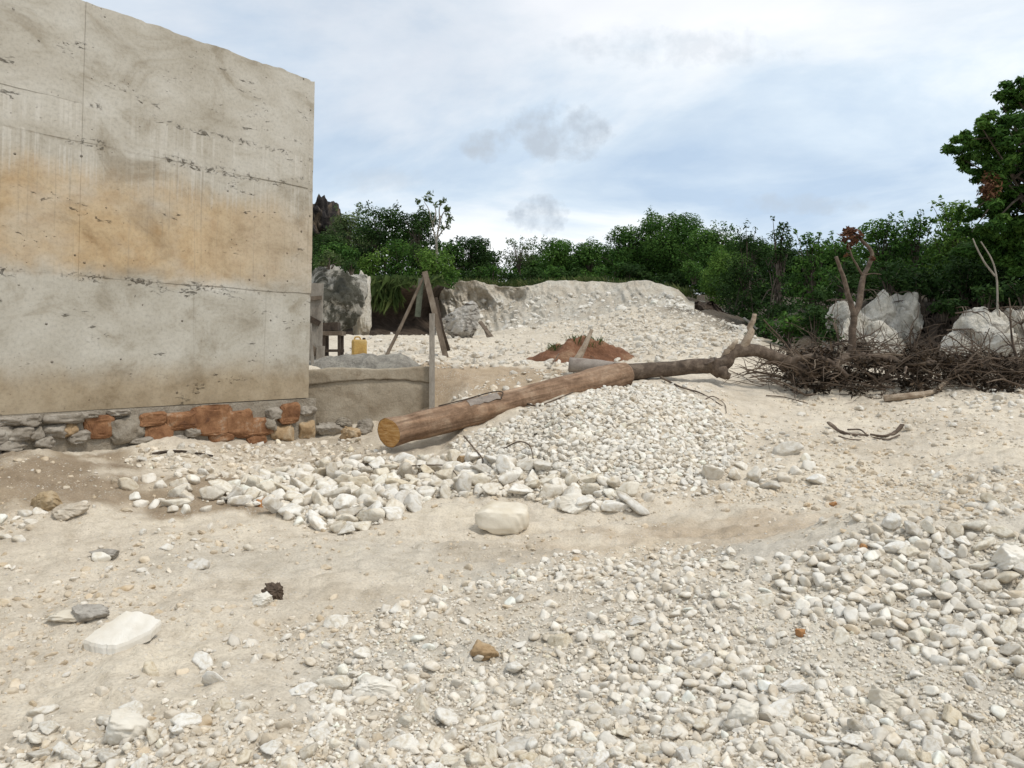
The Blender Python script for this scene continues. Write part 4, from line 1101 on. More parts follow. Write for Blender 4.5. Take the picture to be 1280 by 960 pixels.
def stick(name, ctrl, r0, r1, mat, label, cat='stick', n=18, sides=7, par=None, drop=True, wob=.12):
    p_ = spline([P(*c) for c in ctrl], n)
    o0 = p_[0].copy()
    b = MB(); b.add(*tube(p_, np.linspace(r0, r1, n), sides, wob=wob))
    o = b.build(name, M[mat], None, o0, label=label, cat=cat); o.location = tuple(o0); return o
def on_ground(pxs, lift=.02):
    """controls (px, py, Y) resting on the ground under the pixels"""
    h = hit([p[0] for p in pxs], [p[1] for p in pxs])
    return [(pxs[i][0], pxs[i][1] - lift / h[i, 1] * FPX * (pxs[i][2] if len(pxs[i]) > 2 else 1), h[i, 1]) for i in range(len(pxs))]
stick('loose_branch', on_ground([(1105, 502), (1135, 499), (1165, 494), (1180, 487, 2), (1190, 478, 3)], .05), .055, .032, 'deadwood', 'pale bent branch lying in front of the brush heap', 'branch', 22, 9)
bk = thing('bark_scrap', P(1080, 545, 9.8), 'curled dark bark strips lying on the bare dust below the brush heap', 'bark')
BKO = P(1080, 545, 9.8)
for ctrl, r0, r1 in (([(1036, 534, 3), (1050, 541), (1066, 545), (1086, 546)], .030, .018), ([(1048, 547), (1062, 551), (1077, 552)], .012, .010), ([(1088, 545), (1104, 547), (1118, 543), (1128, 537, 3)], .018, .030),
                     ([(1060, 541, 2), (1075, 541, 2), (1084, 546)], .016, .012), ([(1092, 549), (1110, 551), (1124, 546)], .013, .014)):
    b = MB(); b.add(*tube(spline([P(*c) for c in on_ground(ctrl, .02)], 14), np.linspace(r0, r1, 14), 8, wob=.2, flat=.7)); b.build('strip', M['twig'], bk, BKO)
stick('stick', on_ground([(826, 476, 2), (850, 486), (876, 494), (903, 510)], .03), .018, .007, 'twig', 'dark crooked stick trailing from the trunk down the gravel')
stick('stick', on_ground([(875, 506), (890, 499, 2), (905, 506), (908, 518)], .02), .009, .005, 'twig', 'thin curved twig on the dust beside the gravel pile')
stick('stick', on_ground([(642, 502, 2), (668, 510), (690, 504), (716, 493)], .03), .014, .010, 'twig', 'thin dark branch in the hollow under the felled trunk')
stick('stick', on_ground([(630, 566), (648, 563, 2), (662, 568, 2), (667, 580)], .05), .009, .006, 'twig', 'thin hooked twig on the upper edge of the large rocks')
stick('stick', on_ground([(580, 560, 3), (592, 570, 2), (603, 584, 2), (602, 590)], .05), .010, .007, 'twig', 'short dark twig sticking out among the large white rocks')
stick('stick', on_ground([(508, 588), (535, 592, 2), (560, 594, 2), (575, 605)], .05), .009, .006, 'twig', 'long thin twig lying across the large white rocks')
stick('stick', on_ground([(958, 496), (980, 498), (1010, 506)], .02), .010, .006, 'twig', 'straight thin twig on the dust in front of the bent trunk')
stick('stick', on_ground([(690, 462, 2), (705, 450, 4), (735, 452, 3), (760, 470)], .05), .008, .005, 'twig', 'wiry twig arching over the short log')
stick('plank_scrap', on_ground([(190, 569), (225, 566), (266, 572)], .02), .016, .012, 'timber_dark', 'thin dark strip of wood lying along the foot of the wall', 'wood scrap')
for i in range(16):
    px, py = rng.uniform(900, 1050), rng.uniform(452, 486)
    Y = rng.uniform(12.0, 12.7)
    p = P(px, py, Y); p[2] = max(p[2], g1(p[0], p[1]) + .03)
    pth = twig_path(p, rng.normal(size=3) * (1, .4, .5), rng.uniform(.4, 1.0), 8, .5)
    for q in pth: q[2] = max(q[2], g1(q[0], q[1]) + .01)
    b = MB(); b.add(*tube(pth, np.linspace(.009, .003, 8), 5)); b.build('twig', M['twig'], ft, FTO)

# ------------------------------------------------------------------ trees and bushes
def tree(name, px, py_top, py_base, Y, hw, mat, label, cat='tree', group=None, leaf=.16, n_clump=26, dens=1.0, low=.18, trunk='trunk', airy=False, lean=0.0, squash=.8, spread=1.0):
    top, base = P(px, py_top, Y), P(px, py_base, Y)
    h = top[2] - base[2]; rx = hw / FPX * Y
    root = thing(name, base, label, cat, group)
    tr = MB()
    zc0, zc1 = low * h, h * .97
    trunk_top = np.array([lean * h, 0, h * .62])
    r0 = max(.04, h * .022)
    tr.add(*tube(spline([(0, 0, -.4), (lean * h * .2 + .03 * h, .02 * h, h * .25), trunk_top], 10), np.linspace(r0, r0 * .45, 10), 8, cap=False))
    vv, ss = [], []
    cr = rx * (.36 if not airy else .26)
    for i in range(n_clump):
        # rounded crown: wider in the middle, uneven
        w = (i + rng.random()) / n_clump
        z = zc0 + (zc1 - zc0) * w
        env_ = math.sin(math.pi * min(1, (.16 + .84 * (1 - w)) ** .75 * .62 + .0)) if w > .35 else .72 + .28 * (w / .35)
        a = rng.uniform(0, 2 * math.pi); q = rng.uniform(.25, 1.0) ** .6 * spread
        r_ = cr * rng.uniform(.65, 1.25)
        c = np.array([lean * h * w + math.cos(a) * max(.05, rx * env_ - r_ * .6) * q, math.sin(a) * max(.05, rx * env_ - r_ * .6) * q * .9, min(z, h - r_ * squash)])
        k = max(20, int(dens * 13.5 * (r_ / leaf) ** 2 * (1 if not airy else .35)))
        v, s = leaf_cloud(c, r_, k, leaf * .56, sq=(1.1, 1, squash), shell=.4)
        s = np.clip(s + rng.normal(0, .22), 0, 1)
        vv.append(v); ss.append(s)
        st = trunk_top * rng.uniform(.45, 1.0)
        mid_ = (st + c) / 2 + (0, 0, .08 * h)
        tr.add(*tube(spline([st, mid_, c], 6), np.linspace(r0 * .42, r0 * .10, 6), 5, cap=False))
    for _ in range(11):                                    # ragged sprays standing out of the crown
        a = rng.uniform(0, 2 * math.pi); w = rng.uniform(.45, 1.06)
        q = rx * (1.12 - .75 * max(0, w - .5)) * rng.uniform(.55, 1.0)
        c = np.array([lean * h * w + math.cos(a) * q, math.sin(a) * q * .6, h * w]); r_ = cr * rng.uniform(.28, .5)
        v, s = leaf_cloud(c, r_, max(14, int(9 * (r_ / leaf) ** 2)), leaf * .56, sq=(1, 1, 1.2), shell=.1)
        vv.append(v); ss.append(np.clip(s + rng.normal(0, .2), 0, 1))
        st = c * (.45, .45, .7)
        tr.add(*tube(spline([st, (st + c) / 2 + (0, 0, .04 * h), c], 5), np.linspace(r0 * .22, r0 * .06, 5), 4, cap=False))
    tr.build('trunk', M[trunk], root)
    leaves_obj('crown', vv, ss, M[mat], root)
    return root

T = [  # px, top, base, depth, half width, leaf material, label, options
 (436, 264, 352, 52, 40, 'leaf_olive', 'grey green tree at the foot of the black stained cliff', dict(airy=False, dens=.8)),
 (478, 258, 356, 47, 40, 'leaf_dark', 'dark bushy tree over the undercut, next to the wall end', {}),
 (523, 260, 358, 46, 38, 'leaf_dark', 'dark round tree behind the pale bare limbed tree', {}),
 (588, 294, 358, 50, 34, 'leaf_dark', 'low dark tree above the tripod on the quarry rim', {}),
 (556, 302, 360, 49, 28, 'leaf_mid', 'leafy tree filling the gap behind the tripod apex', {}),
 (410, 292, 356, 45, 34, 'leaf_dark', 'dark shrubby tree partly hidden by the concrete wall', {}),
 (648, 296, 358, 58, 30, 'leaf_olive', 'thin see-through tree on the rim above the cut face', dict(airy=True, dens=.9, low=.4)),
 (692, 298, 362, 54, 40, 'leaf_mid', 'mid green tree above the middle of the cut face', {}),
 (738, 302, 362, 54, 34, 'leaf_mid', 'low green tree beside the broad domed tree', {}),
 (786, 280, 364, 53, 38, 'leaf_mid', 'green tree on the left shoulder of the broad dome of foliage', {}),
 (836, 266, 364, 52, 56, 'leaf_mid', 'broad domed green tree, tallest above the cut face', dict(n_clump=36)),
 (888, 284, 372, 48, 44, 'leaf_mid', 'spreading green tree above the end of the cut face', dict(n_clump=30)),
 (908, 312, 392, 40, 34, 'leaf_light', 'light green tree hanging over the dark soil edge', {}),
 (935, 290, 420, 33, 42, 'leaf_dark', 'dark tree standing behind the dark soil edge', dict(n_clump=32)),
 (972, 276, 432, 29, 28, 'leaf_dark', 'darkest slender tree between the talus slope and the forked branch', dict(n_clump=30)),
 (1014, 290, 434, 25, 34, 'leaf_mid', 'green tree to the left of the forked dead branch', dict(n_clump=34)),
 (1052, 298, 420, 23.5, 36, 'leaf_mid', 'green tree right behind the forked dead branch', dict(n_clump=32)),
 (1102, 272, 400, 25, 42, 'leaf_mid', 'green tree over the white outcrop behind the branch', dict(n_clump=34)),
 (1146, 270, 400, 24, 36, 'leaf_mid', 'leafy tree over the dark soil bank', dict(n_clump=34)),
 (1194, 250, 400, 23, 40, 'leaf_light', 'brighter green tree beside the tall tree at the outcrop', dict(n_clump=36)),
 (1225, 300, 404, 21, 50, 'leaf_dark', 'dark tree in the shade of the tall leafy tree', dict(n_clump=34)),
 (1290, 285, 410, 20.5, 60, 'leaf_dark', 'dark spreading tree behind the ribbed outcrop', dict(n_clump=40)),
 (1400, 250, 420, 22, 90, 'leaf_dark', 'large dark tree beyond the ribbed outcrop', dict(n_clump=46)),
 (1560, 240, 420, 22, 100, 'leaf_mid', 'large green tree far along the outcrop edge', dict(n_clump=46)),
 (350, 270, 352, 50, 50, 'leaf_dark', 'dark tree standing behind the concrete wall', {}),
 (270, 280, 352, 52, 50, 'leaf_mid', 'mid green tree wholly behind the concrete wall', {}),
 (180, 270, 352, 52, 50, 'leaf_dark', 'dark tree further along behind the concrete wall', {}),
]
for px, a_, b_, Y, hw, mt, lab, kw in T:
    tree('tree', px, a_, b_, Y, hw, mt, lab, group='trees along the quarry rim', leaf=.165 if Y > 40 else .12, **{**(dict(low=.04) if Y < 35 else {}), **kw})
# back row so that the belt of trees is closed
for i, (px, tp_, hw) in enumerate(((450, 284, 40), (515, 285, 40), (600, 312, 40), (665, 318, 40), (715, 318, 40), (762, 306, 44), (812, 296, 44), (862, 296, 44), (915, 298, 48), (955, 304, 44), (1000, 310, 50), (1050, 308, 50), (1120, 302, 50), (1180, 296, 54), (1240, 290, 54))):
    tree('tree', px, tp_, 372, 62, hw, ('leaf_dark', 'leaf_mid')[i % 2], 'far tree showing behind the ' + min(T, key=lambda t: abs(t[0] - px))[6], group='back row of trees', leaf=.24, n_clump=30, low=.02, dens=1.3)

# pale bare-limbed tree with a few leaf clusters
bt = P(545, 350, 45.0)
bare = thing('bare_tree', bt, 'pale slender tree with bare forked limbs and sparse leaves', 'tree')
bb = MB(); vs1, sh1 = [], []
def limbpx(c, r0, r1):
    bb.add(*tube(spline([P(px, py, Y) - bt for px, py, Y in c], 10), np.linspace(r0, r1, 10), 6, cap=False))
limbpx([(546, 350, 45), (546, 318, 45), (545, 296, 45)], .10, .07)
for c in ([(545, 300, 45), (540, 280, 45), (536, 262, 45), (530, 252, 45)], [(546, 298, 45), (550, 276, 45), (556, 264, 45), (562, 268, 45)], [(541, 280, 45), (545, 266, 45), (541, 252, 45)], [(550, 278, 45), (549, 262, 45), (552, 254, 45)], [(545, 300, 45), (552, 290, 45), (560, 280, 45)]):
    limbpx(c, .055, .015)
    e = P(*c[-1]) - bt
    for _ in range(4):
        v, s = leaf_cloud(e + rng.normal(0, .22, 3), .20, 16, .12, shell=.1); vs1.append(v); sh1.append(s)
bb.build('trunk', M['paletrunk'], bare); leaves_obj('crown', vs1, sh1, M['leaf_olive'], bare)

# tall tree at the right-hand edge
rt = P(1300, 400, 18.2)
rtree = thing('tall_tree', rt, 'tall leafy tree with drooping crown above the ribbed outcrop', 'tree')
bb = MB(); vs1, sh1 = [], []
bb.add(*tube(spline([(0, 0, -.6), (.1, .1, 1.5), (.0, 0, 3.2), (.35, 0, 5.0)], 16), np.linspace(.20, .10, 16), 10, cap=False))
CL = [(1192, 186, 14), (1200, 176, 14), (1205, 200, 14), (1216, 172, 18), (1222, 192, 20), (1226, 158, 16), (1238, 148, 16), (1240, 176, 22), (1246, 200, 22), (1240, 218, 16), (1252, 130, 16), (1258, 156, 24),
      (1264, 184, 26), (1268, 120, 20), (1275, 108, 14), (1282, 140, 28), (1284, 174, 30), (1270, 212, 26), (1296, 118, 24), (1304, 158, 34), (1300, 206, 34), (1258, 228, 22), (1282, 236, 28), (1240, 236, 14), (1218, 214, 12), (1330, 130, 36), (1350, 180, 44), (1330, 226, 40), (1380, 150, 44),
      (1390, 220, 44), (1250, 250, 18), (1272, 262, 26), (1228, 262, 14), (1244, 276, 22), (1262, 292, 26), (1236, 300, 22), (1285, 300, 30), (1215, 290, 18), (1225, 320, 24), (1255, 320, 28), (1285, 330, 30), (1210, 268, 12), (1240, 255, 20), (1268, 245, 24), (1290, 280, 30), (1300, 262, 34), (1340, 270, 40), (1310, 92, 20), (1345, 100, 28), (1420, 190, 44)]
for px, py, r_ in CL:
    Y = 18.2 + rng.uniform(-.9, .9)
    c = P(px, py, Y) - rt; rr = r_ / FPX * Y
    for _ in range(6):
        sub_ = rng.normal(size=3); sub_ = sub_ / np.linalg.norm(sub_) * rr * rng.uniform(.35, 1.05) * (1.1, 1.1, .9)
        v, s = leaf_cloud(c + sub_, rr * rng.uniform(.28, .52), int(40 + 95 * (r_ / 20) ** 2), .062, sq=(1.3, 1.15, .75), shell=.12)
        vs1.append(v); sh1.append(np.clip(s + rng.normal(.03, .18), 0, 1))
    st = np.array([0.1, 0, rng.uniform(1.6, 4.2)])
    bb.add(*tube(spline([st, (st + c) / 2 + (0, 0, .25), c], 7), np.linspace(.05, .010, 7), 5, cap=False))
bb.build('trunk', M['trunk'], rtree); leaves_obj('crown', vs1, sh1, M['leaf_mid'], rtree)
# a bunch of withered red leaves inside the crown
v, s = leaf_cloud((0, 0, 0), .30, 420, .05, sq=(.8, .9, 1.25), shell=.05)
q = leaves_obj('withered_foliage', [v], [s], M['leaf_red'], rtree); q.location = tuple(P(1236, 233, 17.4) - rt)
# pale thin stems at the foot of the tall tree
for lab, c in (('pale thin sapling stem rising from the ribbed outcrop', [(1247, 388, 16.4), (1246, 350, 16.4), (1240, 325, 16.4), (1226, 302, 16.4)]),
               ('second pale thin stem crossing behind the first sapling stem', [(1244, 345, 16.6), (1232, 330, 16.6), (1222, 312, 16.6), (1216, 298, 16.6)]),
               ('pale dead stick leaning across the ribbed outcrop', [(1252, 422, 15.8), (1268, 400, 15.8), (1284, 378, 15.8)])):
    stick('sapling_stem', c, .022, .012, 'paletrunk', lab, 'stem')
stick('dead_stem', [(930, 398, 30), (945, 410, 29), (960, 428, 28)], .05, .05, 'paletrunk', 'pale dead stem lying on the bushes beside the talus slope', 'stem')

# bushes on the rim and down the flank
def bush(px, py, Y, hw, hh, mt, label, leaf=.13, group='bushes along the quarry edge', dens=1.0):
    c = P(px, py + hh, Y); rx, rz = hw / FPX * Y, hh / FPX * Y
    root = thing('bush', c, label, 'bush', group)
    vv, ss = [], []; sm = MB()
    for i in range(11):
        a = rng.uniform(0, 6.28); q = rng.uniform(.1, .75)
        r_ = min(rx, rz * 1.3) * rng.uniform(.35, .6)
        cc = np.array([math.cos(a) * q * rx, math.sin(a) * q * rx * .7, rz * rng.uniform(.25, 1.55)])
        v, s = leaf_cloud(cc, r_, max(30, int(dens * 12 * (r_ / leaf) ** 2)), leaf * .56, sq=(1.1, 1, .9), shell=.3)
        vv.append(v); ss.append(np.clip(s + rng.normal(0, .15), 0, 1))
        sm.add(*tube(spline([(cc[0] * .2, cc[1] * .2, -.15), cc * (.5, .5, .5), cc], 5), np.linspace(.02, .008, 5), 4, cap=False))
    sm.build('stem', M['trunk'], root)
    leaves_obj('foliage', vv, ss, M[mt], root)
BL = []
for px in range(560, 860, 25):
    BL.append((px + rng.uniform(-6, 6), 345 + rng.uniform(-5, 3), 48, rng.uniform(18, 28), rng.uniform(10, 15), ('leaf_dark', 'leaf_mid', 'leaf_light')[int(rng.integers(0, 3))], 'low bush on the rim of the cut limestone face', .2))
for px, py, hw, hh in ((462, 330, 26, 24), (500, 322, 28, 30), (535, 332, 30, 24), (520, 350, 24, 14), (478, 352, 20, 14), (430, 318, 24, 16), (560, 344, 20, 14), (410, 318, 20, 18)):
    BL.append((px, py, 42, hw, hh, ('leaf_mid', 'leaf_light')[int(px) % 2 if px != 462 else 1], 'green bush overhanging the dark undercut', .16))
for px, py, Y, hw, hh in ((868, 338, 43, 24, 14), (893, 350, 41, 24, 16), (915, 365, 37, 28, 24), (940, 385, 33, 26, 26), (960, 400, 30, 26, 26), (985, 395, 26, 30, 32), (975, 425, 26, 22, 14), (1010, 400, 23, 28, 30), (1000, 425, 22, 26, 18),
                          (1030, 385, 21.5, 26, 34), (1035, 418, 20.5, 18, 20), (1075, 345, 21.5, 30, 24), (1120, 345, 21.5, 34, 22), (1165, 345, 21, 34, 26), (1205, 345, 20, 34, 26), (1250, 345, 19.5, 36, 30), (1290, 340, 19, 40, 36),
                          (1180, 372, 20.2, 22, 12), (1150, 362, 20.5, 24, 10)):
    BL.append((px, py, Y, hw, hh, ('leaf_dark', 'leaf_mid', 'leaf_dark', 'leaf_mid', 'leaf_light')[int(px + py) % 5], 'dense bush on the slope between the talus and the outcrops' if px < 1040 else 'dense bush crowning the white outcrops and soil bank', .13))
BL.append((412, 322, 32, 26, 10, 'leaf_olive', 'olive creeper bush growing over the lichened rock', .12))
BL.append((440, 330, 32, 18, 9, 'leaf_dark', 'dark creeper on the shoulder of the lichened rock', .12))
TONE = {'leaf_dark': 'dark green', 'leaf_mid': 'mid green', 'leaf_light': 'light green', 'leaf_olive': 'olive'}
for px, py, Y, hw, hh in ((958, 412, 20, 22, 18), (985, 404, 19, 26, 26), (1018, 402, 18.6, 24, 26), (1040, 420, 18.0, 14, 14)):
    BL.append((px, py, Y, hw, hh, ('leaf_dark', 'leaf_mid')[int(px) % 2], 'dense bush on the slope', .11))
for px, py, Y, hw, hh in ((1062, 352, 19.4, 24, 14), (1112, 344, 19.6, 30, 15), (1146, 358, 19.4, 20, 13), (1232, 368, 16.9, 24, 13), (1282, 362, 16.9, 34, 16), (1200, 384, 17.2, 14, 12), (1180, 380, 18.8, 24, 14)):
    BL.append((px, py, Y, hw, hh, ('leaf_dark', 'leaf_mid')[int(px) % 2], 'dense bush crowning the outcrops', .11))
for q in BL:
    lab = q[6]
    if 'creeper' not in lab:
        near_t = min(T, key=lambda t: abs(t[0] - q[0]) + .3 * abs(t[2] - q[1]))
        lab = TONE[q[5]] + (' rim bush under the ' if 'rim' in lab else ' hanging bush under the ' if 'undercut' in lab else ' slope bush under the ' if 'slope' in lab else ' crest bush under the ') + near_t[6]
        lab = ' '.join(lab.split()[:16])
    bush(*q[:6], lab, leaf=q[7])
# long grass hanging over the undercut
bl = []
for i in range(620):
    px = rng.uniform(460, 500) if i % 3 else rng.uniform(440, 556)
    p = P(px, rng.uniform(346, 372) if i % 3 else rng.uniform(344, 354), 36.2 + rng.uniform(-.5, .6))
    L = rng.uniform(.4, 1.3) * (1 if i % 3 else .45); dx = rng.normal(0, .35)
    s = np.array([.022, 0, 0])
    bl.append((p, p + s, p + (dx * .4, -.2, .12 * L), p + (dx, -.5, -.75 * L), rng.random() * .7))
blades_obj('hanging_grass', bl, M['grass'], 'long grass hanging over the lip of the dark undercut', 'grass', kind='stuff')
# dry rim growth on the cut face
bl = []
for i in range(1500):
    px = rng.uniform(548, 870); p = P(px, np.interp(px, [548, 640, 740, 850, 870], [354, 358, 354, 366, 372]) + rng.uniform(-2, 3), np.interp(px, [548, 740, 870], [45.5, 45.5, 41]))
    h = rng.uniform(.15, .5); w = .04
    d = rng.normal(0, .25, 2)
    bl.append((p, p + (w, 0, 0), p + (w * .7 + d[0] * .4, d[1] * .4, h * .6), p + (d[0], d[1], h), rng.random()))
blades_obj('rim_grass', bl, M['grass'], 'dry grass fringe along the rim of the cut face', 'grass', kind='stuff')

# ------------------------------------------------------------------ rubble
WHITE = np.array([.665, .635, .575])
def inside(poly, x, y):
    r = np.zeros(len(x), bool); n = len(poly)
    for i in range(n):
        x1, y1 = poly[i]; x2, y2 = poly[(i + 1) % n]
        c = ((y1 > y) != (y2 > y)) & (x < (x2 - x1) * (y - y1) / (y2 - y1 + 1e-9) + x1)
        r ^= c
    return r
STONES = []   # region, position, radius, pixel size, tint
GRID = {}
def free(x, y, r, k):
    c = .30; R_ = int(math.ceil((r + .22) / c)); a, b = int(x // c), int(y // c)
    for i in range(a - R_, a + R_ + 1):
        for j in range(b - R_, b + R_ + 1):
            for (x2, y2, r2) in GRID.get((i, j), ()):
                if (x - x2) ** 2 + (y - y2) ** 2 < (k * (r + r2)) ** 2: return False
    GRID.setdefault((a, b), []).append((x, y, r)); return True
def scatter(region, poly, n, r_lo, r_hi, power=2.0, sep=.78, tint_=WHITE, var=.07, up=.25, fade=None, warm=.0, ymax=60, clump=0.0, layer=0.0, test=True):
    """stones on the ground where the region shows, sizes in metres (radius), largest first"""
    xs = [p[0] for p in poly]; ys_ = [p[1] for p in poly]
    x = rng.uniform(min(xs), max(xs), n * 3); y = rng.uniform(min(ys_), max(ys_), n * 3)
    ok = inside(poly, x, y); x, y = x[ok][:n], y[ok][:n]
    h = hit(x, y, ymax); ok = ~np.isnan(h[:, 0]); h = h[ok]
    if clump:
        c = fbm(h[:, 0] * 1.1 + 31, h[:, 1] * 1.1, 4) + .0
        h = h[rng.random(len(h)) < np.clip(.5 + c * clump, .03, 1)]
    rr = r_lo * (r_hi / r_lo) ** (rng.random(len(h)) ** power)
    o_ = np.argsort(-rr); rr, h = rr[o_], h[o_]
    for p, r in zip(h, rr):
        if test and not free(p[0], p[1], r, sep): continue
        q_ = abs(rng.normal(0, .022)) + warm * rng.random(); t = tint_ * (1 + rng.normal(0, var)) * np.array([1, 1 - q_, 1 - 2.3 * q_])
        STONES.append((region, p[0], p[1], p[2] + r * up + layer * rng.random(), r, r / p[1] * FPX * 2, *np.clip(t, .02, .72)))

NEAR = [(470, 770), (520, 745), (620, 722), (700, 692), (860, 676), (950, 700), (1060, 668), (1110, 650), (1280, 668), (1500, 690), (1650, 1180), (330, 1180), (380, 960), (395, 860), (420, 800)]
LEFTN = [(90, 880), (190, 830), (300, 800), (420, 770), (480, 760), (520, 960), (520, 1150), (-200, 1150), (-100, 930)]
PILE = [(560, 556), (640, 528), (716, 496), (760, 484), (830, 482), (890, 506), (930, 545), (925, 575), (880, 606), (760, 602), (640, 590), (590, 580)]
BAND = [(250, 628), (300, 606), (360, 588), (470, 576), (600, 572), (700, 592), (790, 612), (800, 640), (720, 640), (640, 620), (540, 622), (500, 648), (430, 668), (380, 660), (330, 634)]
RCREST = [(1075, 660), (1110, 650), (1200, 655), (1290, 665), (1420, 680), (1440, 780), (1200, 740), (1120, 705)]
# big to small, so that small ones fill in
scatter('band', BAND, 2600, .040, .120, 1.7, .78, WHITE * 1.02, .06, .38)
scatter('band', [(150, 600), (260, 590), (260, 640), (170, 650)], 26, .05, .12, 1.5, .8, WHITE, .08)
scatter('band', [(880, 596), (1010, 560), (1040, 600), (960, 620), (890, 612)], 26, .05, .15, 1.4, .9, WHITE, .06)
scatter('near', RCREST, 600, .028, .066, 1.9, .78, WHITE, .06, .3)
scatter('near', NEAR, 330, .032, .058, 1.8, 1.0, WHITE * .99, .08, .15)
scatter('near', LEFTN, 60, .034, .065, 1.7, 1.1, WHITE * .97, .08, .1, warm=.03)
scatter('near', [(960, 705), (1060, 670), (1110, 652), (1280, 668), (1450, 690), (1480, 900), (1200, 830), (1000, 780)], 1700, .020, .048, 1.7, .72, WHITE, .06, .30)
scatter('near', NEAR, 20000, .012, .040, 1.5, .72, WHITE * .985, .07, .20, warm=.02, clump=1.6)
scatter('near', LEFTN, 2600, .010, .040, 1.6, .85, WHITE * .96, .08, .25, warm=.03, clump=1.5)
scatter('pile', PILE, 9000, .020, .050, 1.5, .74, WHITE * 1.0, .07, .30)
scatter('pile', [(540, 565), (640, 515), (720, 485), (840, 474), (940, 500), (1000, 560), (960, 600), (880, 625), (740, 620), (600, 600)], 2600, .014, .045, 1.9, .85, WHITE * .97, .07, .15, clump=2.0)
scatter('pile', [(700, 560), (900, 560), (890, 610), (760, 640), (700, 620)], 160, .06, .12, 1.5, .8, WHITE, .06, .3)
scatter('loose', [(-150, 640), (120, 610), (260, 640), (330, 700), (100, 730), (-150, 760)], 170, .02, .075, 2.2, 1.0, WHITE * .97, .09, .15, clump=1.6)
scatter('loose', [(880, 500), (1300, 486), (1450, 520), (1450, 660), (1100, 650), (930, 660), (860, 620)], 900, .014, .07, 3.0, .9, WHITE * .95, .08, .12, warm=.03, clump=1.6)
scatter('loose', [(1140, 485), (1420, 485), (1420, 530), (1180, 520)], 160, .03, .09, 2.0, .9, WHITE, .07, .15)
scatter('loose', [(1150, 590), (1400, 590), (1400, 650), (1200, 640)], 40, .04, .11, 1.6, .9, WHITE * .96, .06, .05)
scatter('loose', [(180, 560), (440, 550), (500, 560), (420, 590), (260, 600), (150, 580)], 900, .015, .06, 2.2, .85, WHITE * .93, .10, .15, warm=.06)
scatter('floor', [(425, 447), (470, 418), (600, 419), (650, 408), (860, 388), (935, 412), (960, 440), (900, 455), (800, 452), (690, 455), (560, 462)], 2400, .020, .11, 3.2, .95, WHITE * .86, .08, .12, warm=.03, ymax=44)
scatter('floor', [(640, 408), (760, 388), (860, 384), (930, 410), (950, 430), (800, 440), (700, 420)], 2400, .025, .15, 3.6, .9, WHITE * .88, .08, .15, warm=.03, ymax=44)
scatter('floor', [(560, 500), (660, 455), (760, 455), (700, 485), (640, 500), (570, 520)], 260, .015, .07, 2.4, .9, WHITE * .9, .1, .15, warm=.05)
scatter('crust', [(-200, 570), (1480, 500), (1480, 760), (900, 690), (480, 760), (380, 1150), (-300, 1150)], 7000, .008, .045, 2.6, .8, np.array([.53, .465, .37]) * 1.03, .06, -.12, warm=.03, clump=1.8)
scatter('crust', [(860, 500), (1450, 488), (1450, 650), (1080, 650), (900, 650)], 5200, .010, .05, 2.6, .75, np.array([.57, .505, .41]), .05, -.10, warm=.02, clump=1.2)
scatter('crust', NEAR, 2500, .010, .03, 2.0, .6, np.array([.56, .51, .43]), .06, 0, warm=.03)
fv = np.empty(len(face.data.vertices) * 3, np.float32); face.data.vertices.foreach_get('co', fv); fv = fv.reshape(420, 61, 3)
for _ in range(2600):                                     # fallen stones resting on the lower face
    a_, b_ = int(rng.integers(0, 419)), int(61 * rng.random() ** 1.6 * .72)
    p = fv[a_, b_] * .5 + fv[a_ + 1, b_ + 1] * .5; r = .03 * (7 ** (rng.random() ** 2.6))
    t = WHITE * .93 * (1 + rng.normal(0, .07)); STONES.append(('floor', float(p[0]), float(p[1]) - r * .2, float(p[2]) + r * .1, r, r / p[1] * FPX * 2, *np.clip(t, .02, .72)))
# grit: small stones without spacing test
scatter('grit', NEAR, 30000, .005, .012, 1.2, 1, WHITE * .97, .10, .35, warm=.03, test=False)
scatter('grit', LEFTN, 5000, .006, .015, 1.3, 1, WHITE * .93, .10, .3, warm=.04, test=False, clump=1.2)
scatter('grit', PILE, 2600, .015, .030, 1.2, 1, WHITE * .95, .09, .4, test=False)
scatter('grit', BAND, 2200, .012, .035, 1.2, 1, WHITE * .95, .09, .4, warm=.02, test=False)
scatter('grit', [(-200, 570), (1480, 500), (1480, 1150), (-300, 1150)], 15000, .005, .020, 2.0, 1, WHITE * .87, .12, .15, warm=.06, test=False, clump=1.7)
scatter('grit', [(900, 490), (1400, 488), (1450, 640), (900, 660)], 3200, .008, .026, 1.8, 1, WHITE * .9, .11, .15, warm=.05, test=False, clump=1.6)

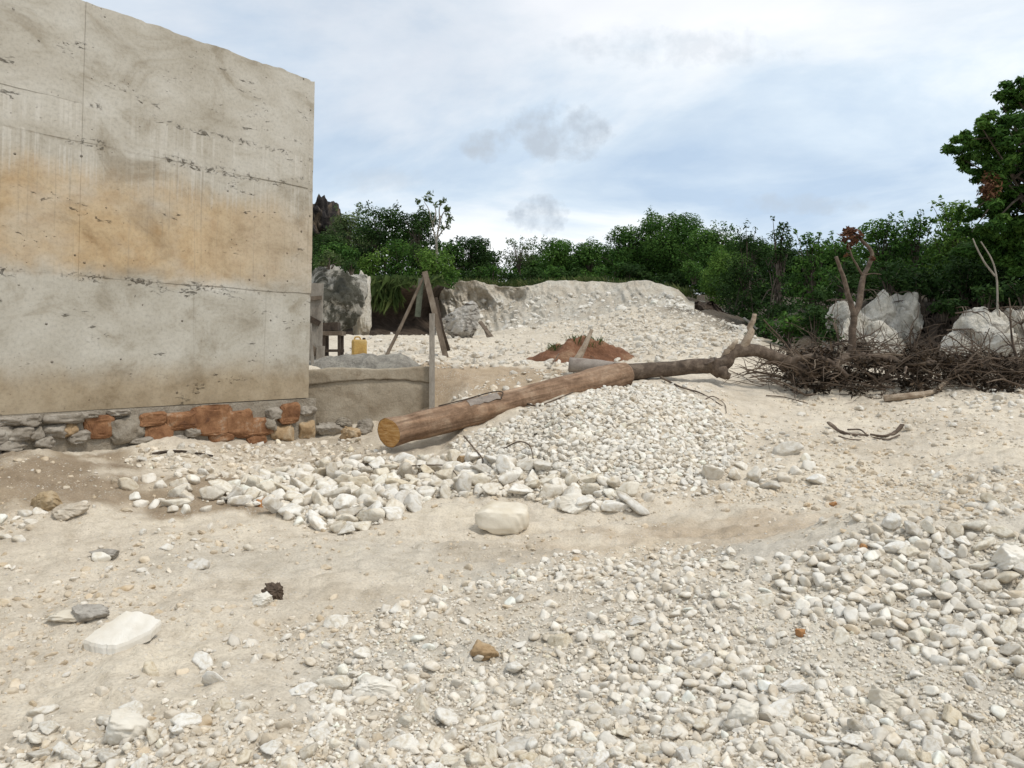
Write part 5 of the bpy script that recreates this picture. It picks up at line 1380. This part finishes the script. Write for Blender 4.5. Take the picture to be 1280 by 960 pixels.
S = np.array([s[1:] for s in STONES]); REG = np.array([s[0] for s in STONES])
ppx, ppy = pix(S[:, 0], S[:, 1], S[:, 2])
vis = (ppx > -15) & (ppx < 1295) & (ppy < 975)
rank = np.where(vis & np.isin(REG, ['band', 'near', 'pile', 'loose']), S[:, 4], 0)
solo = np.argsort(-rank)[:270]
soloset = np.zeros(len(S), bool); soloset[solo] = True
bprot = [mesh('rock', *stone(3, 100 + i, 12 + i % 5, 42, .03), smooth=True) for i in range(16)]
LBL = {'band': ('white limestone rock in the loose band of large rocks below the felled log', 'large rocks below the felled log'),
       'near': ('pale limestone rock among the broad spread of crushed rubble', 'rocks in the broad rubble spread'),
       'pile': ('white limestone rock at the foot of the gravel pile', 'rocks on the gravel pile'),
       'loose': ('pale limestone rock lying loose on the bare dusty ground', 'loose rocks on the dust')}
LAND = [(628, 650, 'beside the large flat topped white block'), (160, 905, 'beside the half buried cream rock'), (470, 858, 'beside the wedge shaped rock in the near rubble'), (930, 890, 'beside the broad cream rock in the near rubble'),
        (1106, 872, 'beside the triangular rock in the near rubble'), (1265, 700, 'beside the large white rock on the rubble crest'), (718, 630, 'beside the slanting rock below the gravel pile'), (606, 815, 'beside the tan brown rock in the rubble'),
        (333, 628, 'beside the brick orange stone'), (637, 597, 'beside the small yellow stone'), (578, 575, 'beside the small ochre stone'), (745, 596, 'beside the orange stone under the gravel pile'), (1000, 790, 'beside the bright orange stone in the rubble'),
        (1079, 684, 'beside the orange stone at the rubble crest'), (1042, 630, 'near the flat reddish chip'), (70, 640, 'near the ochre clod under the brown bank'), (146, 790, 'near the fan shaped slab'), (336, 745, 'near the dark crumpled lump'),
        (1080, 545, 'near the curled bark strips'), (1150, 495, 'near the pale bent branch'), (540, 595, 'under the long twig among the large rocks'), (230, 570, 'near the dark wood strip along the wall'), (800, 540, 'on the slope of the gravel pile'),
        (440, 620, 'in the thick of the large rocks before the log'), (900, 605, 'at the right foot of the gravel pile'), (960, 590, 'on the dust between gravel pile and bark strips')]
_, quats = rotmats(len(solo), tilt=.16)
for k_, i in enumerate(solo):
    me = bprot[k_ % len(bprot)]
    lb2, gp2 = LBL[REG[i]]
    r = S[i, 3]
    tone = ('white', 'cream', 'greyish')[int(rng.choice(3, p=[.5, .32, .18]))]
    form = ('blocky', 'flat', 'long')[int(rng.integers(0, 3))]
    qx, qy = ppx[i], ppy[i]
    lm = min(LAND, key=lambda l: (l[0] - qx) ** 2 + (1.6 * (l[1] - qy)) ** 2)
    size = 'small ' if S[i, 4] < 24 else ('large ' if S[i, 4] > 38 else '')
    o = obj('rock', me.copy() if False else me, None, label=f"{size}{tone} {form} rock {lm[2]}", cat='rock', group='loose limestone rocks')
    if not me.materials: me.materials.append(M['stone'])
    o.material_slots[0].link = 'OBJECT'; o.material_slots[0].material = M['stone_' + tone]
    o.location = S[i, :3]
    k3 = {'blocky': (1.0, .95, 1.12), 'flat': (1.1, 1.05, .80), 'long': (1.22, .85, .92)}[form]
    o.scale = tuple(r * k * rng.uniform(.95, 1.05) for k in k3)
    o.rotation_mode = 'QUATERNION'; o.rotation_quaternion = quats[k_]
P2 = [stone(2, 300 + i, 13, 40, .02) for i in range(14)]
P1 = [stone(1, 400 + i, 10, 40, .0) for i in range(16)]
P0 = [stone(0, 500 + i, 8, 12, .0) for i in range(12)]
for reg, nm, lab in (('band', 'rubble', 'smaller white stones filling the band of large rocks below the felled log'), ('near', 'crushed_rubble', 'crushed pale limestone rubble spread over the near ground'),
                     ('pile', 'gravel_pile', 'fine white limestone gravel heaped in front of the fallen tree'), ('loose', 'scattered_stones', 'small stones scattered over the bare dust'),
                     ('floor', 'talus_rubble', 'broken white stones over the quarry floor and talus slope'), ('crust', 'dust_crust', 'crumbly flat crust lumps and chips over the dusty track'), ('grit', 'grit', 'pale limestone grit and chips over the ground')):
    parts = []; base_ = 0
    mask = (REG == reg) & ~soloset
    for lo, hi, pr in ((13, 1e9, P2), (5.5, 13, P1), (0, 5.5, P0)):
        ids = np.where(mask & (S[:, 4] >= lo) & (S[:, 4] < hi))[0]
        if not len(ids): continue
        V, F, C = merge_stones(S[ids, :3], S[ids, 3], 0, pr, S[ids, 5:8])
        parts.append((V, F + base_, C, pr is P2)); base_ += len(V)
    V = np.concatenate([p[0] for p in parts]); F = np.concatenate([p[1] for p in parts]); C = np.concatenate([p[2] for p in parts])
    me = mesh(nm, V, F, col=C)
    sm = np.concatenate([np.full(len(p[1]), p[3]) for p in parts]); me.polygons.foreach_set('use_smooth', sm)
    obj(nm, me, M['gravel'], label=lab, cat='gravel', kind='stuff')
    

# ------------------------------------------------------------------ single stones that stand out
def solo_rock(name, px, pyb, wpx, hpx, mat, label, seed, cat='rock', dims=None, rot=0.0, tiltx=0.0, sub=4, rough=.09, depth=1.0, cuts=10, push=.5, boxy=.85):
    g = hit([px], [pyb])[0]; Y = g[1]
    V, F = stone(sub, seed, cuts + 2, 38, rough, (1, 1, 1))
    lo, hi = V.min(0), V.max(0); V = (V - (lo + hi) / 2) / ((hi - lo) / 2)
    w, h = wpx / FPX * Y, hpx / FPX * Y
    V = np.sign(V) * np.abs(V) ** boxy
    V = V * np.array([w / 2, w / 2 * depth, h / 2]) * 1.04
    me = mesh(name, V, F, smooth=True)
    o = obj(name, me, mat, label=label, cat=cat)
    yy = Y + w / 2 * depth * push
    o.location = (g[0] * yy / Y, yy, g1(g[0], yy) * .5 + g[2] * .5 + h * .30)
    o.rotation_euler = (tiltx, 0, rot)
    return o
solo_rock('boulder', 628, 668, 66, 36, M['stone'], 'large flat topped white block on the dust in front of the rocks', 77, 'boulder', depth=.7, cuts=8, boxy=.70, rough=.055).location.z += .035
solo_rock('rock', 160, 926, 54, 40, M['stone'], 'rounded cream rock half buried at the edge of the rubble', 78, depth=.9)
solo_rock('rock', 470, 872, 54, 28, M['stone'], 'wedge shaped pale rock lying on the near rubble', 79, depth=.7)
solo_rock('rock', 930, 908, 42, 34, M['stone'], 'broad cream rock in the near rubble beside a triangular one', 80, depth=.9)
solo_rock('rock', 1106, 888, 36, 34, M['stone'], 'triangular pale rock sticking out of the near rubble', 81, depth=.8)
solo_rock('rock', 1265, 712, 46, 34, M['stone'], 'large white rock at the crest of the rubble spread', 83, depth=.9)
solo_rock('rock', 718, 641, 44, 28, M['stone'], 'slanting white rock at the edge of the large rocks', 84, depth=.7, rot=.4)
solo_rock('rock', 606, 826, 36, 26, M['ochrestone'], 'tan brown rock in the near rubble', 85, depth=.8)
solo_rock('rock', 333, 634, 24, 13, M['orange'], 'brick orange stone at the left end of the white rocks', 86)
solo_rock('rock', 637, 603, 13, 14, M['ochrestone'], 'small yellow stone between the large white rocks', 87)
solo_rock('rock', 578, 581, 14, 14, M['ochrestone'], 'small ochre stone above the large white rocks', 88)
solo_rock('rock', 745, 600, 13, 9, M['orange'], 'small orange stone at the foot of the gravel pile', 89)
solo_rock('rock', 1000, 796, 12, 12, M['orange'], 'small bright orange stone in the near rubble', 90)
solo_rock('rock', 1079, 688, 10, 10, M['orange'], 'small orange stone beside the crest of the rubble spread', 91)
solo_rock('rock', 1042, 632, 10, 6, M['orange'], 'flat reddish chip on the bare dust', 92)
solo_rock('rock', 54, 638, 40, 28, M['ochreclod'], 'ochre earth clod at the foot of the brown bank', 93, depth=.8)
solo_rock('rock', 88, 648, 46, 22, M['tan'], 'flat tan rock beside the ochre earth clod', 94, depth=.8)
solo_rock('rock', 112, 778, 46, 22, M['greylump'], 'grey rough lump behind the fan shaped slab', 95, depth=.6)
solo_rock('rock', 80, 778, 46, 14, M['stone'], 'long pale stone half sunk beside the grey lump', 96, depth=.5)
solo_rock('rock', 130, 698, 36, 12, M['greylump'], 'low grey stone in the scatter of stones below the brown bank', 97, depth=.6)
solo_rock('rock', 328, 758, 28, 18, M['stone'], 'pale stone beneath the dark brown lump', 98, depth=.9)
dk = solo_rock('dark_lump', 341, 750, 28, 26, M['twig'], 'dark brown crumpled lump of bark on a pale stone', 99, 'bark', depth=.7, rough=.2)
solo_rock('rock', 340, 408 + 190, 1, 1, M['stone'], 'tiny pale chip', 10) if False else None
# fan shaped white slab
g = hit([146], [812])[0]
sc_ = g[1] / FPX
out_ = [(-42, 0), (-36, -12), (-20, -26), (-8, -38), (14, -36), (34, -30), (45, -26), (37, -12), (20, 1), (4, 8), (-14, 7), (-30, 5)]
n_ = 60
oa = np.array(out_ + out_[:1], float); tt_ = np.linspace(0, len(out_), n_, endpoint=False)
oo = np.stack([np.interp(tt_, range(len(out_) + 1), oa[:, k]) for k in (0, 1)], 1)
oo = oo * (1 + .05 * fbm(tt_ * 1.3, tt_ * 0 + 4, 4, .6))[:, None] + rng.normal(0, .45, oo.shape)
bm_ = MB(); rings = []
for k_, dz in ((.965, -.05), (1.0, -.012), (.97, .004), (.72, .008), (.40, .010)):
    x, y = oo[:, 0] * k_, (oo[:, 1] + 15) * k_ - 15
    rings.append(np.stack([x * sc_, -y * sc_ * 1.05, -y * sc_ * .60 + .03 + dz + .006 * fbm(x * .12 + dz * 90, y * .12, 3) * (dz > 0)], 1))
cen_ = rings[-1].mean(0)
bm_.add(np.concatenate(rings + [cen_[None]]), [(r_ * n_ + i, r_ * n_ + (i + 1) % n_, (r_ + 1) * n_ + (i + 1) % n_, (r_ + 1) * n_ + i) for r_ in range(4) for i in range(n_)] + [(4 * n_ + i, 4 * n_ + (i + 1) % n_, 5 * n_) for i in range(n_)])
slab = bm_.build('stone_slab', M['stone_white'], label='fan shaped white stone slab lying on the dust', cat='stone slab')
slab.location = (g[0], g[1], g[2] + .02)
# loose soil lumps and rocks at the foot of the low wall
for i, (px, py, w_, h_2, mt) in enumerate(((412, 545, 34, 20, 'fieldstone'), (438, 548, 26, 18, 'ochrestone'), (455, 542, 24, 22, 'fieldstone'), (396, 528, 18, 18, 'fieldstone'), (430, 535, 22, 14, 'footmortar'), (415, 532, 16, 12, 'ochrestone'))):
    solo_rock('rock', px, py, w_, h_2, M[mt], ('dusty brown stone', 'ochre clod')[mt == 'ochrestone'] + ' heaped at the foot of the low rendered wall', 120 + i, depth=.8, rough=.12)['group'] = 'stones at the foot of the low wall'

print('TRIS', sum(sum(max(0, len(p.vertices) - 2) for p in me.polygons) if len(me.polygons) < 2000 else len(me.loops) - 2 * len(me.polygons) for me in bpy.data.meshes)) if False else None
